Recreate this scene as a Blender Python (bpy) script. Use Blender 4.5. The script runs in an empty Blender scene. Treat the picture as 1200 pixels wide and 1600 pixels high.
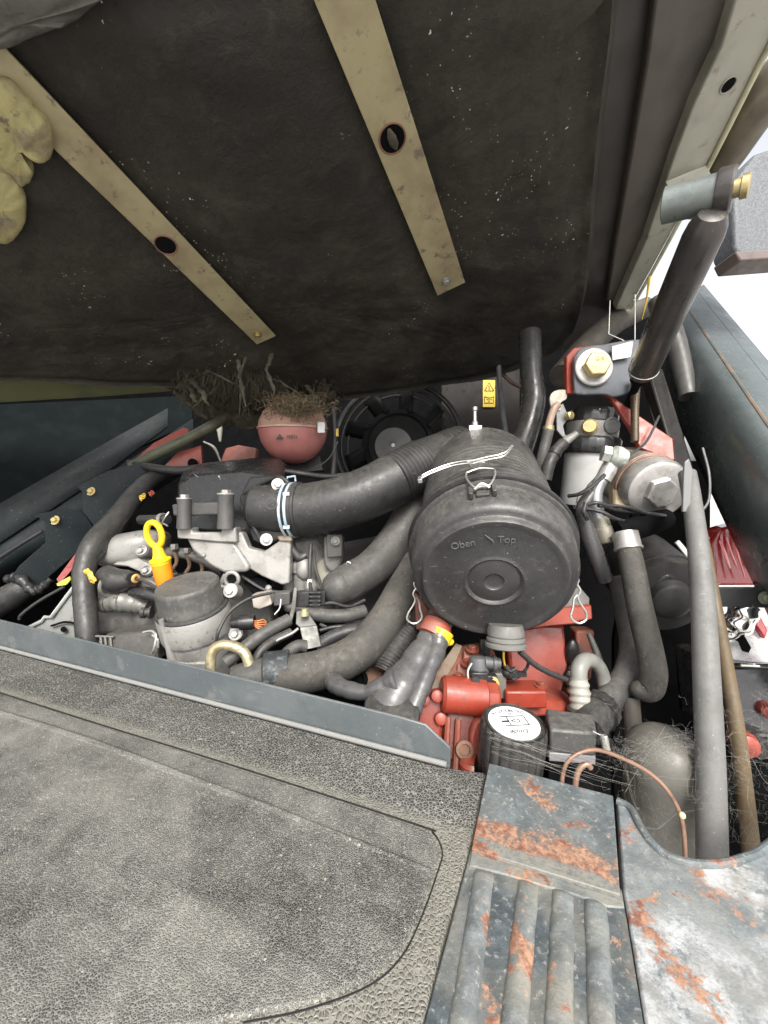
import bpy, bmesh, math, random
from mathutils import Vector as V, Matrix, noise
R = math.radians
random.seed(7)
sc = bpy.context.scene
col = sc.collection

# ------------------------------------------------------------------ camera
F = 640.0                                   # focal length in photo pixels (photo is 1200 x 1600)
CAM = V((0, 0, .323))
yaw, pitch = R(22), R(-6)
fw = V((-math.sin(yaw)*math.cos(pitch), math.cos(yaw)*math.cos(pitch), math.sin(pitch)))
rt = V((math.cos(yaw), math.sin(yaw), 0))
up = rt.cross(fw)
cd = bpy.data.cameras.new('camera'); cam = bpy.data.objects.new('camera', cd); col.objects.link(cam)
cam.matrix_world = Matrix((( rt.x, up.x, -fw.x, CAM.x), (rt.y, up.y, -fw.y, CAM.y), (rt.z, up.z, -fw.z, CAM.z), (0, 0, 0, 1)))
cd.sensor_fit = 'VERTICAL'; cd.sensor_height = 36; cd.sensor_width = 27; cd.lens = 36*F/1600
cd.clip_start = .01; cd.clip_end = 2000
sc.camera = cam

# ------------------------------------------------------------------ world, sun, exposure
SUN_EL, SUN_AZ = R(46), R(150)              # azimuth clockwise from +Y: behind the camera, a little to its right
w = bpy.data.worlds.new('World'); sc.world = w; w.use_nodes = True
nt = w.node_tree; bg = nt.nodes['Background']
sky = nt.nodes.new('ShaderNodeTexSky'); sky.sky_type = 'NISHITA'; sky.sun_disc = False
sky.sun_elevation = SUN_EL; sky.sun_rotation = SUN_AZ
sky.air_density = 1.0; sky.dust_density = 4.0; sky.ozone_density = 1.0
hs = nt.nodes.new('ShaderNodeHueSaturation'); hs.inputs['Saturation'].default_value = .18
nt.links.new(sky.outputs[0], hs.inputs['Color']); nt.links.new(hs.outputs[0], bg.inputs['Color'])
bg.inputs['Strength'].default_value = .15
sd = bpy.data.lights.new('sun', 'SUN'); sd.energy = 1.5; sd.angle = R(22); sd.color = (1, .95, .88)
so = bpy.data.objects.new('sun', sd); col.objects.link(so)
sdir = V((math.sin(SUN_AZ)*math.cos(SUN_EL), math.cos(SUN_AZ)*math.cos(SUN_EL), math.sin(SUN_EL)))
so.rotation_euler = sdir.to_track_quat('Z', 'Y').to_euler(); so.location = sdir*5
sc.view_settings.view_transform = 'Standard'; sc.view_settings.look = 'None'
sc.view_settings.exposure = 1.25; sc.view_settings.gamma = 1
sc.view_settings.use_curve_mapping = False
sc.render.engine = 'CYCLES'
sc.cycles.max_bounces = 10; sc.cycles.diffuse_bounces = 6

# ------------------------------------------------------------------ places
def ray(x, y): return rt*((x-600)/F) + up*((800-y)/F) + fw
def P(x, y, d): return CAM + ray(x, y)*d
def S(px, d): return px*d/F
def onplane(x, y, O, n):
    r = ray(x, y); return CAM + r*((O-CAM).dot(n)/r.dot(n))
def onz(x, y, z=0.): return onplane(x, y, V((0, 0, z)), V((0, 0, 1)))
Z = V((0, 0, 1))
LA = onz(703, 1197); LB = onz(0, 1012)
L = (LA-LB).normalized()                    # along the steel lip, to the right
IN = V((-L.y, L.x, 0))                      # into the engine bay
if IN.dot(fw) < 0: IN = -IN

# ------------------------------------------------------------------ mesh builder
def spl(pts, k):
    if k <= 1 or len(pts) < 3: return list(pts)
    q = [pts[0]*2-pts[1]] + list(pts) + [pts[-1]*2-pts[-2]]
    out = []
    for i in range(1, len(q)-2):
        a, b, c, d = q[i-1], q[i], q[i+1], q[i+2]
        for j in range(k):
            t = j/k
            out.append(.5*((2*b)+(c-a)*t+(2*a-5*b+4*c-d)*t*t+(3*b-a-3*c+d)*t**3))
    out.append(q[-2]); return out
def perp(a):
    a = a.normalized(); b = V((0, 0, 1)) if abs(a.z) < .9 else V((1, 0, 0))
    x = a.cross(b).normalized(); return x, a.cross(x).normalized()
class MB:
    def __init__(s): s.bm = bmesh.new()
    def tube(s, pts, r, n=16, k=8, cap=True, close=False, flat=1.0, fn=None):
        m = len(pts)
        rr = r if isinstance(r, (list, tuple)) else [r]*m
        pp = spl(pts, k); N = len(pp)
        def rad(i):
            t = i/(N-1)*(m-1); a = min(int(t), m-2); f = t-a
            v = rr[a]*(1-f)+rr[a+1]*f
            return v*fn(i/(N-1)) if fn else v
        tg = [(pp[min(i+1, N-1)]-pp[max(i-1, 0)]).normalized() for i in range(N)]
        x, y = perp(tg[0]); rings = []
        for i in range(N):
            x = (x-tg[i]*x.dot(tg[i])).normalized(); y = tg[i].cross(x)
            ra = rad(i)
            rings.append([s.bm.verts.new(pp[i]+(x*math.cos(2*math.pi*j/n)+y*flat*math.sin(2*math.pi*j/n))*ra) for j in range(n)])
        for i in range(N-1):
            for j in range(n):
                s.bm.faces.new((rings[i][j], rings[i][(j+1) % n], rings[i+1][(j+1) % n], rings[i+1][j]))
        if cap:
            s.bm.faces.new(rings[0][::-1]); s.bm.faces.new(rings[-1])
        return s
    def lathe(s, o, ax, prof, n=40, closed=False, x=None, fn=None):
        ax = ax.normalized()
        if x is None: x, y = perp(ax)
        else: x = (x-ax*x.dot(ax)).normalized(); y = ax.cross(x)
        rings = []
        for (r, h) in prof:
            if r <= 1e-6: rings.append([s.bm.verts.new(o+ax*h)])
            else: rings.append([s.bm.verts.new(o+ax*h+(x*math.cos(2*math.pi*j/n)+y*math.sin(2*math.pi*j/n))*r*(fn(j, r) if fn else 1)) for j in range(n)])
        pr = list(zip(rings, rings[1:])) + ([(rings[-1], rings[0])] if closed else [])
        for a, b in pr:
            for j in range(n):
                q = []
                for v in (a[j % len(a)], a[(j+1) % len(a)], b[(j+1) % len(b)], b[j % len(b)]):
                    if v not in q: q.append(v)
                if len(q) > 2:
                    try: s.bm.faces.new(q)
                    except ValueError: pass
        if not closed:
            for e in (rings[0], rings[-1]):
                if len(e) > 2:
                    try: s.bm.faces.new(e)
                    except ValueError: pass
        return s
    def ring(s, o, ax, Rr, r, n=40, m=10, sq=1.0):
        return s.lathe(o, ax, [(Rr+r*math.cos(2*math.pi*i/m), r*sq*math.sin(2*math.pi*i/m)) for i in range(m)], n, True)
    def box(s, c, x, y, z):
        vs = [s.bm.verts.new(c+x*i+y*j+z*k) for i in (-1, 1) for j in (-1, 1) for k in (-1, 1)]
        for f in ((0, 1, 3, 2), (4, 6, 7, 5), (0, 4, 5, 1), (2, 3, 7, 6), (0, 2, 6, 4), (1, 5, 7, 3)):
            s.bm.faces.new([vs[i] for i in f])
        return s
    def prism(s, pts, off):
        a = [s.bm.verts.new(p) for p in pts]
        b = [s.bm.verts.new(p+off) for p in pts]; n = len(a)
        s.bm.faces.new(a); s.bm.faces.new(b[::-1])
        for i in range(n): s.bm.faces.new((a[i], b[i], b[(i+1) % n], a[(i+1) % n]))
        return s
    def Q(s, pts, off): return s.prism([P(*p) for p in pts], off)
    def hexa(s, o, ax, r, h, x=None, ch=.12):
        return s.lathe(o, ax, [(0, 0), (r, 0), (r, h*(1-ch)), (r*.88, h), (0, h)], 6, x=x)
    def bolt(s, o, ax, r, h=None):
        h = h or r*.9
        s.lathe(o, ax, [(0, 0), (r*1.7, 0), (r*1.7, r*.3), (0, r*.3)], 20)
        return s.hexa(o+ax.normalized()*r*.3, ax, r, h)
    def ball(s, c, r, sx=V((1, 0, 0)), sy=V((0, 1, 0)), sz=V((0, 0, 1)), n=24, m=14, f=None):
        rings = []
        for i in range(m+1):
            th = math.pi*i/m
            if i in (0, m): rings.append([s.bm.verts.new(c+sz*r*math.cos(th))]); continue
            rings.append([])
            for j in range(n):
                ph = 2*math.pi*j/n
                d = (sx*math.cos(ph)+sy*math.sin(ph))*math.sin(th)+sz*math.cos(th)
                rings[-1].append(s.bm.verts.new(c+d*r*(f(d) if f else 1)))
        for a, b in zip(rings, rings[1:]):
            for j in range(n):
                q = []
                for v in (a[j % len(a)], a[(j+1) % len(a)], b[(j+1) % len(b)], b[j % len(b)]):
                    if v not in q: q.append(v)
                s.bm.faces.new(q)
        return s
    def sheet(s, rows, close=False):
        g = [[s.bm.verts.new(p) for p in r] for r in rows]
        for a, b in zip(g, g[1:]):
            for j in range(len(a)-1): s.bm.faces.new((a[j], a[j+1], b[j+1], b[j]))
        return s
_root = {}
def thing(name, label, cat, base, group=None):
    o = bpy.data.objects.new(name, None); col.objects.link(o); o.location = base
    o.empty_display_size = .02
    o['label'] = label; o['category'] = cat
    if group: o['group'] = group
    _root[o] = V(base); return o
def finish(name, mb, m, base, sharp, bevel, seg=2):
    bm = mb.bm
    bmesh.ops.recalc_face_normals(bm, faces=bm.faces)
    me = bpy.data.meshes.new(name)
    for v in bm.verts: v.co -= base
    bm.to_mesh(me); bm.free()
    for p in me.polygons: p.use_smooth = True
    me.set_sharp_from_angle(angle=R(sharp))
    me.materials.append(m)
    o = bpy.data.objects.new(name, me); col.objects.link(o)
    if bevel:
        b = o.modifiers.new('bevel', 'BEVEL'); b.width = bevel; b.segments = seg; b.limit_method = 'ANGLE'; b.angle_limit = R(40)
        b.harden_normals = False
    return o
def part(name, mb, m, parent, sharp=35, bevel=0, label=None, kind=None, seg=2):
    o = finish(name, mb, m, _root[parent], sharp, bevel, seg); o.parent = parent; _root[o] = _root[parent]
    if label: o['label'] = label
    if kind: o['kind'] = kind
    return o
def solo(name, mb, m, label, cat, base, sharp=35, bevel=0, group=None, kind=None, seg=2):
    o = finish(name, mb, m, V(base), sharp, bevel, seg); o.location = base; _root[o] = V(base)
    if label: o['label'] = label
    if cat: o['category'] = cat
    if group: o['group'] = group
    if kind: o['kind'] = kind
    return o
def solidify(o, t, off=-1):
    m = o.modifiers.new('thickness', 'SOLIDIFY'); m.thickness = t; m.offset = off; return o
def text(s, size, o, x, y, m, parent, name='lettering', depth=.0003, arc=None, shear=0):
    cu = bpy.data.curves.new('t', 'FONT'); cu.body = s; cu.size = size; cu.align_x = 'CENTER'; cu.align_y = 'CENTER'
    cu.extrude = depth; cu.shear = shear
    tmp = bpy.data.objects.new('t', cu); col.objects.link(tmp)
    bpy.context.view_layer.update()
    me = bpy.data.meshes.new_from_object(tmp.evaluated_get(bpy.context.evaluated_depsgraph_get()))
    bpy.data.objects.remove(tmp)
    x = x.normalized(); z = x.cross(y).normalized(); y = z.cross(x)
    for v in me.vertices:
        c = v.co.copy()
        if arc:
            a = c.x/arc; r = arc+c.y
            c = V((math.sin(a)*r, math.cos(a)*r-arc, c.z))
        v.co = o+x*c.x+y*c.y+z*c.z-_root[parent]
    me.materials.clear(); me.materials.append(m); me.name = name
    ob = bpy.data.objects.new(name, me); col.objects.link(ob); ob.parent = parent; _root[ob] = _root[parent]
    return ob

# ------------------------------------------------------------------ materials
def newmat(name):
    m = bpy.data.materials.new(name); m.use_nodes = True
    t = m.node_tree; return m, t, t.nodes['Principled BSDF']
def node(t, typ, **kw):
    n = t.nodes.new(typ)
    for k, v in kw.items():
        if k in n.inputs.keys(): n.inputs[k].default_value = v
        else: setattr(n, k, v)
    return n
def c4(c): return (c[0], c[1], c[2], 1)
def mixc(t, fac, a, b):
    n = t.nodes.new('ShaderNodeMix'); n.data_type = 'RGBA'
    for i, v in ((0, fac), (6, a), (7, b)):
        if hasattr(v, 'links'): t.links.new(v, n.inputs[i])
        elif i == 0: n.inputs[0].default_value = v
        else: n.inputs[i].default_value = c4(v)
    return n.outputs[2]
def rng(t, v, a, b, c=0., d=1., smooth=True):
    n = t.nodes.new('ShaderNodeMapRange'); n.interpolation_type = 'SMOOTHSTEP' if smooth else 'LINEAR'
    t.links.new(v, n.inputs[0])
    for i, q in enumerate((a, b, c, d)): n.inputs[i+1].default_value = q
    return n.outputs[0]
def math2(t, op, a, b):
    n = t.nodes.new('ShaderNodeMath'); n.operation = op; n.use_clamp = False
    for i, v in enumerate((a, b)):
        if hasattr(v, 'links'): t.links.new(v, n.inputs[i])
        else: n.inputs[i].default_value = v
    return n.outputs[0]
def tex(t, kind='Noise', scale=10, detail=6, rough=.6, vec=None, dist=0):
    if kind == 'Noise':
        n = node(t, 'ShaderNodeTexNoise'); n.inputs['Scale'].default_value = scale; n.inputs['Detail'].default_value = detail
        n.inputs['Roughness'].default_value = rough; n.inputs['Distortion'].default_value = dist
        o = n.outputs['Fac']
    else:
        n = node(t, 'ShaderNodeTexVoronoi'); n.inputs['Scale'].default_value = scale; n.feature = kind
        o = n.outputs['Distance']
    if vec is None: vec = t.nodes.new('ShaderNodeTexCoord').outputs['Object']
    t.links.new(vec, n.inputs['Vector']); return o
def specks(t, vec, scale, gate, rad):
    n = node(t, 'ShaderNodeTexVoronoi'); n.inputs['Scale'].default_value = scale; t.links.new(vec, n.inputs['Vector'])
    s = t.nodes.new('ShaderNodeSeparateColor'); t.links.new(n.outputs['Color'], s.inputs[0])
    nz = rng(t, tex(t, scale=scale*3, vec=vec, detail=1), .3, .7, .5, 1.6)
    d = math2(t, 'MULTIPLY', n.outputs['Distance'], nz)
    return math2(t, 'MULTIPLY', rng(t, d, rad*.8, rad*1.2, 1, 0), math2(t, 'GREATER_THAN', s.outputs[0], gate))
def scratches(t, vec):
    out = None
    for k, rot in enumerate(((.4, .9, .3), (1.3, .2, 1.1))):
        mp = t.nodes.new('ShaderNodeMapping'); mp.inputs['Rotation'].default_value = rot; mp.inputs['Scale'].default_value = (12, 260, 260); t.links.new(vec, mp.inputs['Vector'])
        v = math2(t, 'MULTIPLY', rng(t, tex(t, scale=1, vec=mp.outputs[0], detail=1), .71, .75), rng(t, tex(t, scale=22, vec=vec, detail=2), .48, .6))
        out = v if out is None else math2(t, 'MAXIMUM', out, v)
    return out
def M(name, c, rough=.5, metal=0., c2=None, scale=25, lo=.45, hi=.65, bump=0., bscale=300, dust=0., dustc=(.20, .18, .15),
      dlo=.1, spec=.5, fleck=0., rvar=.12, coat=0., c3=None):
    m, t, b = newmat(name)
    vec = t.nodes.new('ShaderNodeTexCoord').outputs['Object']
    n1 = tex(t, scale=scale, vec=vec)
    cc = mixc(t, rng(t, n1, lo, hi), c, c2 if c2 else tuple(v*.7 for v in c))
    if c3:
        cc = mixc(t, rng(t, tex(t, scale=scale*2.7, vec=vec, detail=8, rough=.7), .56, .66), cc, c3)
    if dust:
        g = t.nodes.new('ShaderNodeNewGeometry'); s = t.nodes.new('ShaderNodeSeparateXYZ'); t.links.new(g.outputs['Normal'], s.inputs[0])
        upm = rng(t, s.outputs['Z'], dlo-.5, .9, .15, 1.)
        dn = math2(t, 'MULTIPLY', rng(t, tex(t, scale=scale*.6, vec=vec, detail=4, rough=.6), .25, .7, .35, 1.), rng(t, tex(t, scale=max(90, scale*5), vec=vec, detail=9, rough=.8), .3, .72, .2, 1.1))
        cc = mixc(t, math2(t, 'MULTIPLY', math2(t, 'MULTIPLY', upm, dn), dust), cc, dustc)
    if fleck:
        cc = mixc(t, math2(t, 'MULTIPLY', specks(t, vec, 230, .93, .14), fleck), cc, (.27, .26, .235))
        cc = mixc(t, math2(t, 'MULTIPLY', specks(t, vec, 520, .82, .2), fleck*.5), cc, (.19, .183, .165))
        cc = mixc(t, math2(t, 'MULTIPLY', scratches(t, vec), fleck*.45), cc, (.27, .265, .25))
    t.links.new(cc, b.inputs['Base Color'])
    b.inputs['Metallic'].default_value = metal; b.inputs['Specular IOR Level'].default_value = spec
    t.links.new(rng(t, tex(t, scale=scale*3, vec=vec), .3, .7, max(.03, rough-rvar), min(1, rough+rvar)), b.inputs['Roughness'])
    if coat: b.inputs['Coat Weight'].default_value = coat
    if bump:
        bp = t.nodes.new('ShaderNodeBump'); bp.inputs['Strength'].default_value = bump; bp.inputs['Distance'].default_value = .001
        t.links.new(tex(t, scale=bscale, vec=vec, detail=4), bp.inputs['Height']); t.links.new(bp.outputs[0], b.inputs['Normal'])
    return m
black_plastic = M('black plastic', (.014, .014, .015), .36, bump=.25, bscale=500, dust=.35, dustc=(.12, .112, .10), fleck=.5, spec=.45)
filter_plastic = M('dusty black plastic', (.027, .027, .0275), .38, spec=.5, scale=14, bump=.3, bscale=650, dust=.8, dustc=(.17, .16, .145), fleck=.8, c3=(.05, .049, .046))
rubber = M('black rubber', (.021, .021, .022), .45, spec=.4, bump=.3, bscale=350, dust=.5, dustc=(.16, .15, .13), fleck=.5)
grey_rubber = M('dusty grey rubber hose', (.046, .0455, .044), .55, spec=.4, bump=.35, bscale=400, dust=.55, dustc=(.17, .158, .14), c2=(.034, .0335, .032), fleck=.8, c3=(.075, .072, .066))
hose_cloth = M('dusty woven hose', (.052, .050, .046), .75, spec=.3, bump=.5, bscale=900, dust=.6, dustc=(.18, .162, .135), c2=(.036, .0345, .032), fleck=.7, c3=(.085, .079, .068))
deep_black = M('unlit black metal', (.006, .006, .0065), .9, spec=.05)  # near black; stands in for the shade inside holes and the deep bay
alu = M('cast aluminium', (.30, .292, .275), .46, .2, c2=(.21, .203, .19), bump=.4, bscale=260, dust=.4, dustc=(.26, .24, .2), c3=(.13, .12, .10))
alu_dirty = M('oily cast aluminium', (.15, .146, .135), .42, .2, c2=(.07, .066, .06), bump=.4, bscale=220, dust=.35, c3=(.04, .038, .034))
silver = M('machined silver', (.40, .385, .37), .38, .55, c2=(.28, .268, .25), scale=40, bump=.15, dust=.3, dustc=(.4, .36, .3))
zinc = M('bright zinc wire', (.52, .51, .48), .32, .75, c2=(.45, .44, .40), scale=60)
gold_zinc = M('yellow zinc plating', (.55, .43, .20), .35, .75, c2=(.42, .36, .20), scale=60, bump=.1)
eye_zinc = M('worn yellow zinc', (.50, .44, .29), .4, .6, c2=(.34, .29, .17), scale=70, bump=.3, c3=(.2, .13, .07))
red = M('red paint', (.26, .031, .014), .45, c2=(.19, .026, .014), scale=18, bump=.15, dust=.3, dustc=(.20, .11, .08), coat=.1, c3=(.15, .03, .02), fleck=.5)
red_dirty = M('dirty red paint', (.21, .034, .018), .55, c2=(.14, .05, .03), scale=22, bump=.4, dust=.75, dustc=(.17, .12, .085), c3=(.10, .06, .04))
green_grey = M('dark green grey paint', (.013, .018, .020), .45, c2=(.016, .022, .024), spec=.25, scale=9, bump=.08, dust=.1, dustc=(.11, .115, .11), fleck=.5)
fender_paint = M('scuffed dark green grey paint', (.052, .068, .069), .3, c2=(.064, .08, .08), scale=7, bump=.06, dust=.5, dustc=(.14, .147, .14), fleck=1.)
lip_paint = M('worn grey lip paint', (.075, .088, .093), .34, c2=(.10, .113, .117), scale=9, bump=.1, dust=.3, dustc=(.26, .26, .245), fleck=1., c3=(.12, .128, .128))
yellow = M('yellow plastic', (.78, .52, .015), .38, c2=(.70, .45, .012), spec=.5)
orange = M('orange plastic', (.85, .27, .01), .4, c2=(.78, .23, .01))
yellow_tape = M('yellow tape', (.62, .42, .06), .5, c2=(.45, .28, .05), scale=80, bump=.3)
red_tape = M('red tape', (.36, .055, .03), .5, c2=(.26, .09, .06), scale=60, dust=.6)
white_plastic = M('white plastic', (.55, .55, .53), .4, c2=(.46, .45, .43), dust=.25, dustc=(.4, .38, .33))
blue_clamp = M('pale blue zinc clamp', (.42, .54, .62), .38, .35, c2=(.52, .61, .66), scale=60)
copper = M('copper pipe', (.30, .18, .125), .45, .5, c2=(.20, .12, .09), scale=60)
brown_hose = M('brown dusty hose', (.10, .065, .027), .6, c2=(.075, .052, .025), dust=.4, bump=.3)
olive = M('olive painted hose', (.075, .08, .045), .5, c2=(.05, .052, .03), dust=.3)
pink = M('pink coolant tank', (.36, .135, .12), .45, c2=(.31, .11, .10), scale=12, dust=.3, dustc=(.5, .32, .24))
pale_tank = M('pale dusty tank top', (.50, .30, .24), .5, c2=(.42, .25, .19), scale=30, dust=.6, dustc=(.35, .26, .17))
nest = M('dry brown fibre', (.12, .088, .05), .9, c2=(.21, .16, .095), scale=120)
fibre = M('torn dark felt fibre', (.05, .043, .029), .95, c2=(.10, .088, .055), scale=50)
web_mat = M('pale cobweb', (.30, .29, .26), .9)
ink = M('dark print', (.02, .02, .022), .6)
pale_ink = M('pale moulded lettering', (.10, .10, .097), .5)
strut_mat = M('dark bronze strut', (.060, .053, .050), .32, .45, c2=(.08, .072, .066), scale=10, coat=.15, fleck=.4)
chan_mat = M('dusty galvanised channel', (.33, .32, .265), .42, .35, c2=(.26, .25, .20), scale=14, dust=.2, c3=(.20, .185, .15))
bar_mat = M('stained flat steel', (.37, .32, .185), .5, .2, c2=(.27, .215, .13), scale=16, bump=.2, bscale=200, c3=(.17, .14, .10), lo=.4, hi=.7)
rail_mat = M('olive brown hood rail', (.20, .175, .13), .4, .3, c2=(.13, .11, .08), scale=10)
foam = M('peeling yellow foam', (.33, .29, .13), .9, c2=(.20, .165, .10), scale=26, bump=1., bscale=170, c3=(.13, .11, .075))
cover_grey = M('pebbled grey plastic', (.085, .09, .10), .5, c2=(.13, .137, .145), scale=330, lo=.42, hi=.58, bump=1., bscale=330)
light_red = M('red lamp lens', (.28, .012, .014), .2, c2=(.24, .01, .012), coat=.5)
sunlit_red = M('sunlit red lamp ribs', (.95, .30, .27), .2, c2=(.9, .26, .24), coat=.5)  # sunlight on the red ribs is put into their colour
chrome = M('bright chrome', (.85, .85, .84), .08, 1., c2=(.8, .8, .78), rvar=.03)
gloss_black = M('glossy black plastic', (.02, .02, .021), .18, dust=.25, fleck=.4)
ground_mat = M('pale concrete yard', (.42, .41, .39), .9, c2=(.36, .35, .33), scale=1.5)
label_yellow = M('yellow sticker', (.62, .45, .05), .45, c2=(.5, .36, .05), scale=60)
label_white = M('white sticker', (.78, .79, .78), .4, c2=(.70, .71, .70), scale=70)
trans_hose = M('ribbed translucent hose', (.33, .32, .28), .3, c2=(.25, .24, .2), scale=40, dust=.3)
harness = M('grey vinyl harness wrap', (.055, .057, .06), .28, c2=(.08, .082, .085), scale=16, bump=.15, bscale=120, dust=.4, fleck=.7)
rusty = M('rusty brown iron', (.19, .085, .05), .75, c2=(.13, .07, .045), scale=30, bump=.5, bscale=150, dust=.4)
def felt_material():
    m, t, b = newmat('sooty insulation felt')
    vec = t.nodes.new('ShaderNodeTexCoord').outputs['Object']
    big = tex(t, scale=5, vec=vec, detail=5); fine = tex(t, scale=90, vec=vec, detail=8, rough=.75); mid = tex(t, scale=22, vec=vec, detail=8, rough=.7, dist=.6)
    c = mixc(t, rng(t, big, .38, .66), (.021, .0185, .0145), (.045, .039, .029))
    c = mixc(t, rng(t, mid, .5, .72, 0, .6), c, (.06, .053, .039))
    c = mixc(t, rng(t, tex(t, scale=11, vec=vec, detail=4, dist=1.), .55, .7, 0, .75), c, (.016, .0145, .012))
    c = mixc(t, rng(t, fine, .35, .7, 0, .5), c, (.014, .012, .01))
    f = math2(t, 'MAXIMUM', specks(t, vec, 110, .90, .14), specks(t, vec, 260, .88, .18))
    cl = rng(t, tex(t, scale=9, vec=vec, detail=3), .54, .66)
    c = mixc(t, math2(t, 'MULTIPLY', f, cl), c, (.6, .57, .52))
    t.links.new(c, b.inputs['Base Color']); t.links.new(rng(t, big, .35, .65, .5, .8), b.inputs['Roughness']); b.inputs['Specular IOR Level'].default_value = .3
    bp = t.nodes.new('ShaderNodeBump'); bp.inputs['Strength'].default_value = .7; bp.inputs['Distance'].default_value = .004
    t.links.new(math2(t, 'ADD', fine, math2(t, 'MULTIPLY', mid, 1.5)), bp.inputs['Height']); t.links.new(bp.outputs[0], b.inputs['Normal'])
    return m
felt = felt_material()

def mat_rubber(name, cells, dusty, base=(.021, .0215, .021), bumpd=.0016):
    m, t, b = newmat(name)
    vec = t.nodes.new('ShaderNodeTexCoord').outputs['Object']
    mp = t.nodes.new('ShaderNodeMapping'); t.links.new(vec, mp.inputs['Vector']); v = mp.outputs[0]
    wob = t.nodes.new('ShaderNodeTexNoise'); wob.inputs['Scale'].default_value = cells*.6; t.links.new(vec, wob.inputs['Vector'])
    add = t.nodes.new('ShaderNodeVectorMath'); add.operation = 'MULTIPLY_ADD'; add.inputs[1].default_value = (.5/cells,)*3
    t.links.new(wob.outputs['Color'], add.inputs[0]); t.links.new(v, add.inputs[2]); v = add.outputs[0]
    edge = tex(t, 'DISTANCE_TO_EDGE', scale=cells, vec=v)
    gap = rng(t, edge, .03, .13, 1, 0)
    big = tex(t, scale=6, vec=vec, detail=6, rough=.65); mid = tex(t, scale=30, vec=vec, detail=8, rough=.7)
    sm = t.nodes.new('ShaderNodeMapping'); sm.inputs['Rotation'].default_value = (0, 0, .5); sm.inputs['Scale'].default_value = (3, 28, 10); t.links.new(vec, sm.inputs['Vector'])
    big = math2(t, 'ADD', math2(t, 'MULTIPLY', big, .6), math2(t, 'MULTIPLY', tex(t, scale=1, vec=sm.outputs[0], detail=6, rough=.7), .4))
    dm = rng(t, math2(t, 'ADD', big, math2(t, 'MULTIPLY', mid, .55)), .58, 1.06)
    film = math2(t, 'MULTIPLY', dm, dusty)
    c = mixc(t, film, base, (.30, .29, .255))
    gd = math2(t, 'MULTIPLY', gap, rng(t, big, .3, .7, .45, 1.))
    c = mixc(t, gd, c, (.27, .26, .228))
    fl = math2(t, 'MAXIMUM', specks(t, vec, 90, .9, .10), specks(t, vec, 240, .86, .16))
    c = mixc(t, math2(t, 'MULTIPLY', fl, .75), c, (.42, .40, .34))
    t.links.new(c, b.inputs['Base Color'])
    t.links.new(rng(t, mid, .3, .7, .42, .68), b.inputs['Roughness'])
    bp = t.nodes.new('ShaderNodeBump'); bp.inputs['Strength'].default_value = .9; bp.inputs['Distance'].default_value = bumpd
    t.links.new(math2(t, 'ADD', rng(t, edge, 0, .3), math2(t, 'MULTIPLY', mid, .4)), bp.inputs['Height']); t.links.new(bp.outputs[0], b.inputs['Normal'])
    return m
mat_edge = mat_rubber('pebbled rubber mat', 330, .22, bumpd=.0007)
mat_panel = mat_rubber('worn pebbled rubber mat', 620, .68, bumpd=.0006)

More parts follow.
